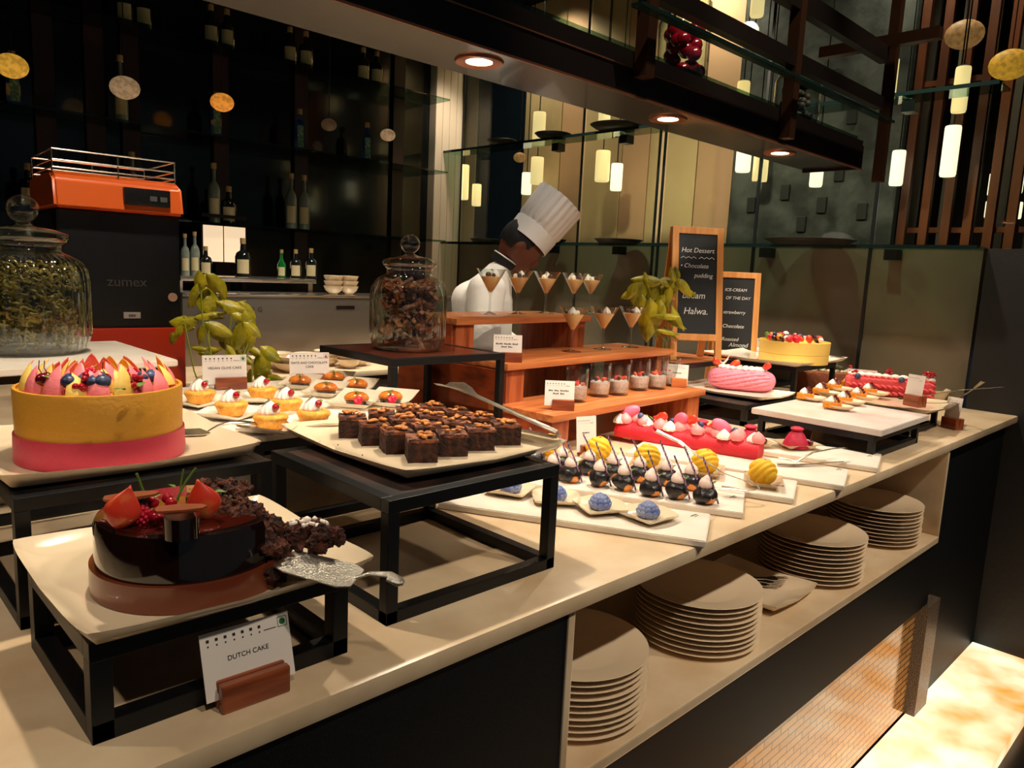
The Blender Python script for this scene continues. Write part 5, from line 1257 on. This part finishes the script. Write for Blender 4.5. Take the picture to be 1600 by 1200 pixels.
seg((-.03, 0, ZN - .70), (.150, .20, .10), (-.06, 0, ZN - .42), (.130, .175, .10)); seg((-.06, 0, ZN - .42), (.130, .175, .10), (-.080, 0, ZN - .17), (.135, .185, .10)); seg((-.080, 0, ZN - .17), (.130, .185, .08), (-.012, 0, ZN - .03), (.062, .075, .04), 6)
for s_, el, wr in ((-1, (-.05, -.24, ZN - .36), (.15, -.155, ZN - .425)), (1, (.0, .24, ZN - .36), (.19, .12, ZN - .445))):
    seg((-.055, s_ * .165, ZN - .12), (.085, .080, .080), el, (.064, .062, .064)); seg(el, (.062, .060, .062), wr, (.045, .045, .045))
for v in b.verts:
    w_ = noise.noise(Vector((v.co.x * 8, v.co.y * 8, v.co.z * 3.0))); v.co.x += w_ * .016; v.co.y += w_ * .012
remesh('jacket', b, cloth, chef, .010, 2)
b = B(); lathe(b, [(.058, -.012), (.066, .022), (.058, .026), (.052, -.012)], 28, TM((.010, 0, ZN + .002), (0, .55, 0))); obj('collar', b, M('black_collar', (20, 20, 22), .7), chef, True)
b = B(); lathe(b, [(.0595, .018), (.0675, .026), (.0600, .030)], 28, TM((.010, 0, ZN + .002), (0, .55, 0))); obj('neckerchief', b, cloth, chef, True)
b = skin([((-.03, 0, ZN - .70), (.13, .17)), ((-.03, -.09, ZN - .80), .105), ((.0, -.10, ZN - 1.14), .08), ((-.03, -.10, .08), .07), ((-.03, .09, ZN - .80), .105), ((.0, .10, ZN - 1.14), .08), ((-.03, .10, .08), .07)], [(0, 1), (1, 2), (2, 3), (0, 4), (4, 5), (5, 6)])
remesh('trousers', b, dark, chef, .012)
b = skin([((-.05, s * .10, .035), .045) if k == 0 else ((.13, s * .11, .03), .040) for s in (-1, 1) for k in (0, 1)], [(0, 1), (2, 3)]); obj('shoes', b, M('black_shoe', (15, 15, 15), .4), chef, True)
# hat: flared pleated toque, axis tilted with the head
A0_, A1_ = AF(823, 377, 3.38), AF(876, 313, 3.38); Mi = chef.matrix_basis if False else (Matrix.Translation(chef.location) @ Matrix.Rotation(ang, 4, 'Z')); a0 = Mi.inverted() @ A0_; a1 = Mi.inverted() @ A1_
ax_ = (a1 - a0); hh = ax_.length; qd = ax_.to_track_quat('Z', 'Y').to_matrix().to_4x4(); T = Matrix.Translation(a0) @ qd
b = B(); n = 120
pr = [(.102, 0), (.106, .0), (.109, hh * .30), (.104, hh * .305), (.111, hh * .40), (.114, hh * .7), (.117, hh), (.112, hh * 1.0), (0, hh * .965)]
vs = lathe(b, pr, n)
for v in b.verts:
    if v.co.z > hh * .31: a = atan2(v.co.y, v.co.x); f = 1 + .055 * (abs((a * 11 / pi) % 1 - .5) * 2 - .5); v.co.x *= f; v.co.y *= f
bmesh.ops.transform(b, matrix=T, verts=b.verts); obj('chef_hat', b, M('white_paper_hat', (232, 228, 220), .75), chef, 60)
# gloved hands with five fingers
glove = M('blue_glove', (74, 84, 150), .45)
for s, w0 in ((-1, Vector((.20, -.13, ZN - .44))), (1, Vector((.24, .10, ZN - .46)))):
    b = B(); ball(b, .036, TM((w0.x + .05, w0.y, w0.z - .015), (0, .35, 0)), 3, sc=(1.25, .95, .5)); tube(b, [w0 - Vector((.035, 0, -.008)), w0, w0 + Vector((.03, 0, -.008))], [.034, .028, .028], 12)
    for k in range(4):
        y = w0.y + (-.027 + .018 * k); l = (.8, 1, .95, .75)[k]; x = w0.x + .082
        tube(b, [(x, y, w0.z - .022), (x + .03 * l, y, w0.z - .030), (x + .050 * l, y, w0.z - .052), (x + .052 * l, y, w0.z - .075 * l)], [.0095, .009, .0085, .006], 10)
    tube(b, [(w0.x + .03, w0.y - s * .028, w0.z - .018), (w0.x + .055, w0.y - s * .052, w0.z - .030), (w0.x + .082, w0.y - s * .054, w0.z - .048)], [.012, .010, .007], 10)
    remesh('glove', b, glove, chef, .0035, 2)

# ------------------------------------------------------------------ BAR BACK: shelves, bottles, machine, bowls
labelm = M('beige_label', (186, 172, 130), .6); labelg = M('teal_label', (70, 128, 112), .6, col2=(170, 170, 120), scale=60, thr=(.5, .6))
dkglass = M('dark_bottle', (16, 20, 18), .1, coat=1); blueglass = M('blue_bottle', (24, 54, 120), .1, coat=1); clr = M('clear_bottle', (96, 108, 100), .08, coat=1, col2=(130, 138, 124), scale=5); grn = M('green_bottle', (10, 96, 40), .1, coat=1)
cork = M('cork_cap', (150, 124, 76), .7)
def bottle(label, p, kind, sc_=1.0):
    t = thing('bottle', label, 'bottle', p, face(p)); t.scale = (sc_,) * 3; b = B()
    if kind == 'wide': pr = [(0, 0), (.046, 0), (.048, .01), (.048, .12), (.040, .145), (.018, .16), (.015, .20), (0, .20)]; m = dkglass
    elif kind == 'blue': pr = [(0, 0), (.042, 0), (.044, .01), (.044, .165), (.030, .19), (.014, .20), (.014, .235), (0, .235)]; m = blueglass
    elif kind == 'tall': pr = [(0, 0), (.036, 0), (.038, .01), (.038, .20), (.030, .235), (.013, .26), (.012, .33), (0, .33)]; m = clr
    else: pr = [(0, 0), (.040, 0), (.042, .01), (.042, .13), (.020, .17), (.014, .19), (.014, .24), (0, .24)]; m = grn
    lathe(b, pr, 4 if kind == 'blue' else 20, TM((0, 0, 0), (0, 0, pi / 4 if kind == 'blue' else 0), (1, 1, 1)))
    obj('bottle_body', b, m, t, 40)
    h_ = pr[-1][1]; b = B(); lathe(b, [(0, h_), (.017, h_), (.017, h_ + .035), (0, h_ + .035)], 14); obj('cap', b, cork, t)
    b = B(); yy = -(.0325 if kind == 'blue' else pr[2][0] + .001); lw = .026
    if kind == 'blue': box(b, (-.014, yy - .001, .02), (.026, yy, .16))
    else:
        for k in range(-4, 5):
            a0_, a1_ = k * .17 - .085, k * .17 + .085; r_ = pr[2][0] + .0012; z0_, z1_ = (.02, .105) if kind != 'tall' else (.04, .15)
            b.faces.new([b.verts.new((r_ * sin(a), -r_ * cos(a), z)) for a, z in ((a0_, z0_), (a1_, z0_), (a1_, z1_), (a0_, z1_))])
    obj('label', b, labelg if kind == 'blue' else labelm, t)
    return t
ZS = {1: AY(455, 358, 4.75).z, 2: AY(468, 236, 4.75).z, 3: AY(355, 78, 4.75).z}
for k, z in ZS.items():
    b = B(); box(b, (-1.2, 4.62, z - .012), (3.74, 4.89, z)); o = obj('glass_shelf', b, shelfglass); tag(o, 'long glass bar shelf, %s of three behind the back counter' % ('lowest', 'middle', 'highest')[k - 1], 'shelf')
bl = [(3, 195, 41, 'wide', 'dark bottle with beige label, left of the leftmost pair on the highest bar shelf'), (3, 225, 48, 'wide', 'dark bottle with beige label, right of the leftmost pair on the highest bar shelf'), (3, 330, 71, 'wide', 'dark bottle with beige label, left of the second pair on the highest bar shelf'), (3, 355, 78, 'wide', 'dark bottle with beige label, right of the second pair on the highest bar shelf'),
      (3, 453, 100, 'wide', 'dark bottle with beige label, left of the third pair on the highest bar shelf'), (3, 478, 106, 'wide', 'dark bottle with beige label, right of the third pair on the highest bar shelf'), (3, 567, 128, 'wide', 'dark bottle with beige label, left of the fourth pair on the highest bar shelf'), (3, 588, 133, 'wide', 'dark bottle with beige label, right of the fourth pair on the highest bar shelf'),
      (2, 22, 165, 'blue', 'blue square bottle under the golden disc lantern at far left'), (2, 190, 190, 'tall', 'clear bottle with beige label behind the second disc lantern'), (2, 338, 214, 'blue', 'blue square bottle beneath the orange disc lantern'), (2, 468, 236, 'blue', 'blue square bottle alone in the middle of the middle shelf'), (2, 573, 253, 'blue', 'rightmost blue square bottle on the middle shelf'),
      (1, 335, 350, 'tall', 'tall clear bottle on the lowest shelf above the cream lamp reflection'), (1, 358, 353, 'wide', 'dark bottle right of the tall clear one above the cream lamp reflection'), (1, 455, 358, 'tall', 'left clear bottle of the pair on the lowest shelf'), (1, 475, 360, 'tall', 'right clear bottle of the pair on the lowest shelf'), (1, 45, 300, 'wide', 'dark bottle on the lowest shelf at far left above the jar lid'), (1, 208, 320, 'tall', 'clear bottle on the lowest shelf seen through the wire rail')]
for r_, u, v, kd, lb in bl:
    p = AY(u, v, 4.75); bottle(lb, (p.x, p.y, ZS[r_]), kd)
ST = AY(480, 462, 3.8).z
stm = thing('steel_counter_unit', 'wide brushed steel kitchen machine on the back counter with rail above', 'machine', (2.35, 3.95, CT + .0005))
b = B(); box(b, (-.93, -.15, 0), (.86, .17, ST - CT), .006); obj('housing', b, brushed, stm, 40)
b = B(); box(b, (-.93, -.155, ST - CT - .012), (.86, .17, ST - CT + .004), .002); obj('top_edge', b, steel, stm, 40)
q0 = AY(400, 487, 3.798); text('lettering', 'O  G', .035, M('steel_lettering', (40, 38, 36), .5), stm, (q0.x - 2.35, -.1515, q0.z - CT), ext=.0005)
b = B(); q1 = AY(540, 480, 3.798); box(b, (q1.x - 2.35 - .06, -.153, q1.z - CT - .012), (q1.x - 2.35 + .06, -.151, q1.z - CT + .008)); obj('name_badge', b, dkmetal, stm)
ra_, rb_ = AY(282, 437, 4.15), AY(495, 447, 4.15)
b = B(); box(b, (ra_.x, 4.15, ra_.z - .006), (rb_.x, 4.48, ra_.z + .022), .008); box(b, (ra_.x, 4.2, CT), (ra_.x + .03, 4.45, ra_.z)); box(b, (rb_.x - .03, 4.2, CT), (rb_.x, 4.45, ra_.z)); tag(obj('bottle_bench', b, steel, None, 40), 'low polished steel bench with small bottles behind the steel machine', 'shelf')
for u, kd, sc_, lb in ((290, 'tall', .62, 'small bottle at the left end of the steel bench beside the juicer'), (305, 'tall', .66, 'second small bottle on the steel bench beside the juicer'), (322, 'wide', .7, 'short corked bottle just left of the basil top'), (380, 'wide', .95, 'wide corked bottle on the steel bench under the cream lamp reflection'), (440, 'green', .62, 'small green bottle on the steel bench'), (462, 'wide', .75, 'dark squat bottle on the steel bench right of the green one'), (486, 'wide', .8, 'rightmost corked bottle on the steel bench')):
    p = AY(u, 436, 4.3); bottle(lb, (p.x, 4.3, ra_.z + .0225), kd, sc_)
l0, l1 = AY(318, 408, 4.7), AY(383, 356, 4.7)
lbx = thing('light_box', 'cream lamp reflection built as two glowing square panels above the steel bench', 'lamp', (l0.x, 4.7, l0.z)); W_ = l1.x - l0.x; H_ = l1.z - l0.z  # reflection of cream lamps, modelled as a framed box with glowing panels
b = B(); box(b, (-.01, .004, -.01), (W_ + .01, .05, H_ + .01)); box(b, (-.01, -.01, H_ + .05), (W_ + .01, .04, H_ + .07)); box(b, (.0, .0, -.2), (.02, .05, 0)); box(b, (W_ - .02, .0, -.2), (W_, .05, 0)); obj('frame', b, dkmetal, lbx)
for a_, c_ in ((0, .46), (.49, 1)): b = B(); box(b, (W_ * a_, -.004, 0), (W_ * c_, .003, H_), .002); obj('reflection_panel', b, M('cream_reflection_glow', (236, 206, 170), .5, emit=.55), lbx)
for k, (u, v, f, r) in enumerate(((345, 567, 3.5, .07), (372, 556, 3.6, .065), (435, 560, 3.5, .07), (455, 584, 3.35, .09), (478, 556, 3.6, .065), (512, 572, 3.45, .075), (545, 558, 3.6, .065), (560, 575, 3.45, .07), (595, 574, 3.5, .07), (402, 575, 3.4, .07))):
    p = AY(u, v + 8, 3.42 + .07 * (k % 3)); 
    for j in range(2): bowl('white bowl on the back counter, %s of the pair, %s along the row' % (('lower', 'upper')[j], ORD[k]), (p.x, p.y, CT + .001 + j * .032), r, .05)
for j in range(3):
    for k, u in enumerate((521, 545)):
        p = AY(u, 456, 3.9); bowl('white bowl in the %s stack on the steel machine, %s' % (('left', 'right')[k], ('bottom', 'middle', 'top')[j]), (p.x, p.y + .0, ST + .005 + j * .030), .058, .05)
# disc lanterns
lam = [(18, 103, 20, 4.45, (206, 150, 50), 'golden paper disc lantern at the left picture edge'), (195, 137, 20, 4.45, (150, 120, 86), 'dim brownish disc lantern, second from left'), (347, 160, 17, 4.45, (226, 140, 50), 'orange disc lantern in front of a blue bottle'), (514, 195, 12, 4.45, (62, 44, 26), 'very dim round lantern left of the rightmost blue bottle'), (606, 211, 12, 4.45, (120, 96, 70), 'dim pale lantern just left of the pale pillar')]
def disc(label, c, r, col, k):
    t = thing('disc_lantern', label, 'lantern', c, face(c)); b = B(); ball(b, r, None, 3, sc=(1, .55, .80)); obj('paper_shade', b, M('paper_lantern_%s' % label.split()[0], col, .6, col2=tuple(int(x * .8) for x in col), scale=40, emit=.5, bump=.2, bscale=40), t, True)
    b = B(); tube(b, [(0, 0, r * .8), (0, 0, 3.69 - c[2])], .003, 5); obj('cord', b, blackmetal, t); return t
for k, (u, v, r, y, col, lb) in enumerate(lam):
    p = AY(u, v, y); d_ = (p - EYE).dot(-cz) if False else (p - EYE).length; disc(lb, p, r / F * d_ * .92, col, k)
for u, v, r, lb in ((1507, 54, 26, 'brown disc lantern high in front of the slatted screen'), (1578, 101, 27, 'golden disc lantern at the right picture edge'), (812, 246, 11, 'small pale round lantern behind the glass left of the chef hat')):
    p = AX(u, v, 4.6 if u > 1000 else 4.5); disc(lb, p, r / F * (p - EYE).length * .85, (190, 146, 66) if u > 1550 else (150, 108, 66), 9)
# wall shelves with black discs
zl = AX(900, 382, XW - .1).z; zu = 2.36
for z, lb, ya_ in ((zl, 'long lower glass wall shelf carrying black trays', 4.85), (zu, 'long upper glass wall shelf carrying black discs', 4.85)):
    t = thing('glass_wall_shelf', lb, 'shelf', (XW - .19, 0, z)); b = B(); box(b, (0, 1.0, -.006), (.185, ya_, .006)); obj('pane', b, shelfglass, t)
    b = B(); box(b, (-.004, 1.0, -.009), (.0, ya_, .009)); obj('edge', b, M('dark_green_edge', (14, 30, 28), .2), t)
    for u in (860, 965, 1065, 1200, 1400):
        y = AX(u, 300, XW - .1).y; b = B(); box(b, (.11, y - .03, -.06), (.186, y + .03, -.008)); obj('bracket', b, blackmetal, t)
for u, hw_, z, lb in ((775, 30, zl, 'black round tray behind the chef on the lower wall shelf'), (985, 40, zl, 'black round tray right of the chef hat on the lower wall shelf'), (1290, 58, zl, 'large black round tray on the lower wall shelf in front of the stone wall'), (880, 26, zl, 'black round tray just below the chef hat top on the lower wall shelf'),
                   (795, 28, zu, 'leftmost black disc tray on the upper wall shelf'), (873, 32, zu, 'second black disc tray on the upper wall shelf'), (972, 44, zu, 'largest black disc tray on the upper wall shelf, left of the middle downlight')):
    y = AX(u, 300, XW - .1).y; r = hw_ / F * 4.6 ; t = thing('round_tray', lb, 'tray', (XW - .19 - max(0, r - .19), y, z + .0065)); b = B(); lathe(b, [(0, 0), (r * .8, 0), (r, .022), (r * .97, .024), (r * .78, .006), (0, .006)], 36); obj('tray', b, blackmetal, t, True)
# jars in the rack
for u, v, hw_, hj, fm, lb in ((1070, 118, 40, .22, 'red', 'clear jar of large dark red fruit standing on the overhead rack'), (1250, 183, 42, .20, 'dark', 'clear lidless jar of dark dried pieces on the overhead rack')):
    p = G(u, v + 14, CZ + .103); r = min(.078, hw_ / F * (p - EYE).dot(-cz)); p.y = 1.305; p.z = CZ + .103
    t = thing('storage_jar', lb, 'jar', (p.x, p.y, p.z)); b = B(); lathe(b, [(0, .002), (r * .95, .0), (r, .01), (r, hj * .75), (r * .88, hj * .84), (r * .86, hj * .9), (r * .97, hj * .93), (r * .97, hj), (r * .9, hj), (r * .82, hj * .86)], 40); obj('jar_body', b, jarg, t, 70)
    b = B(); q = random.Random(3)
    for i in range(26 if fm == 'red' else 60):
        a = q.random() * 6.28; d = r * .62 * sqrt(q.random()); ball(b, .022 if fm == 'red' else .013, TM((d * cos(a), d * sin(a), .025 + q.random() * hj * .6)), 2, jit=.05 if fm == 'red' else .4, sc=(1, 1, .95))
    o_ = obj('contents', b, M('red_fruit', (120, 10, 26), .15, coat=.8) if fm == 'red' else M('dried_dark', (70, 60, 40), .6), t, True); o_['kind'] = 'stuff'
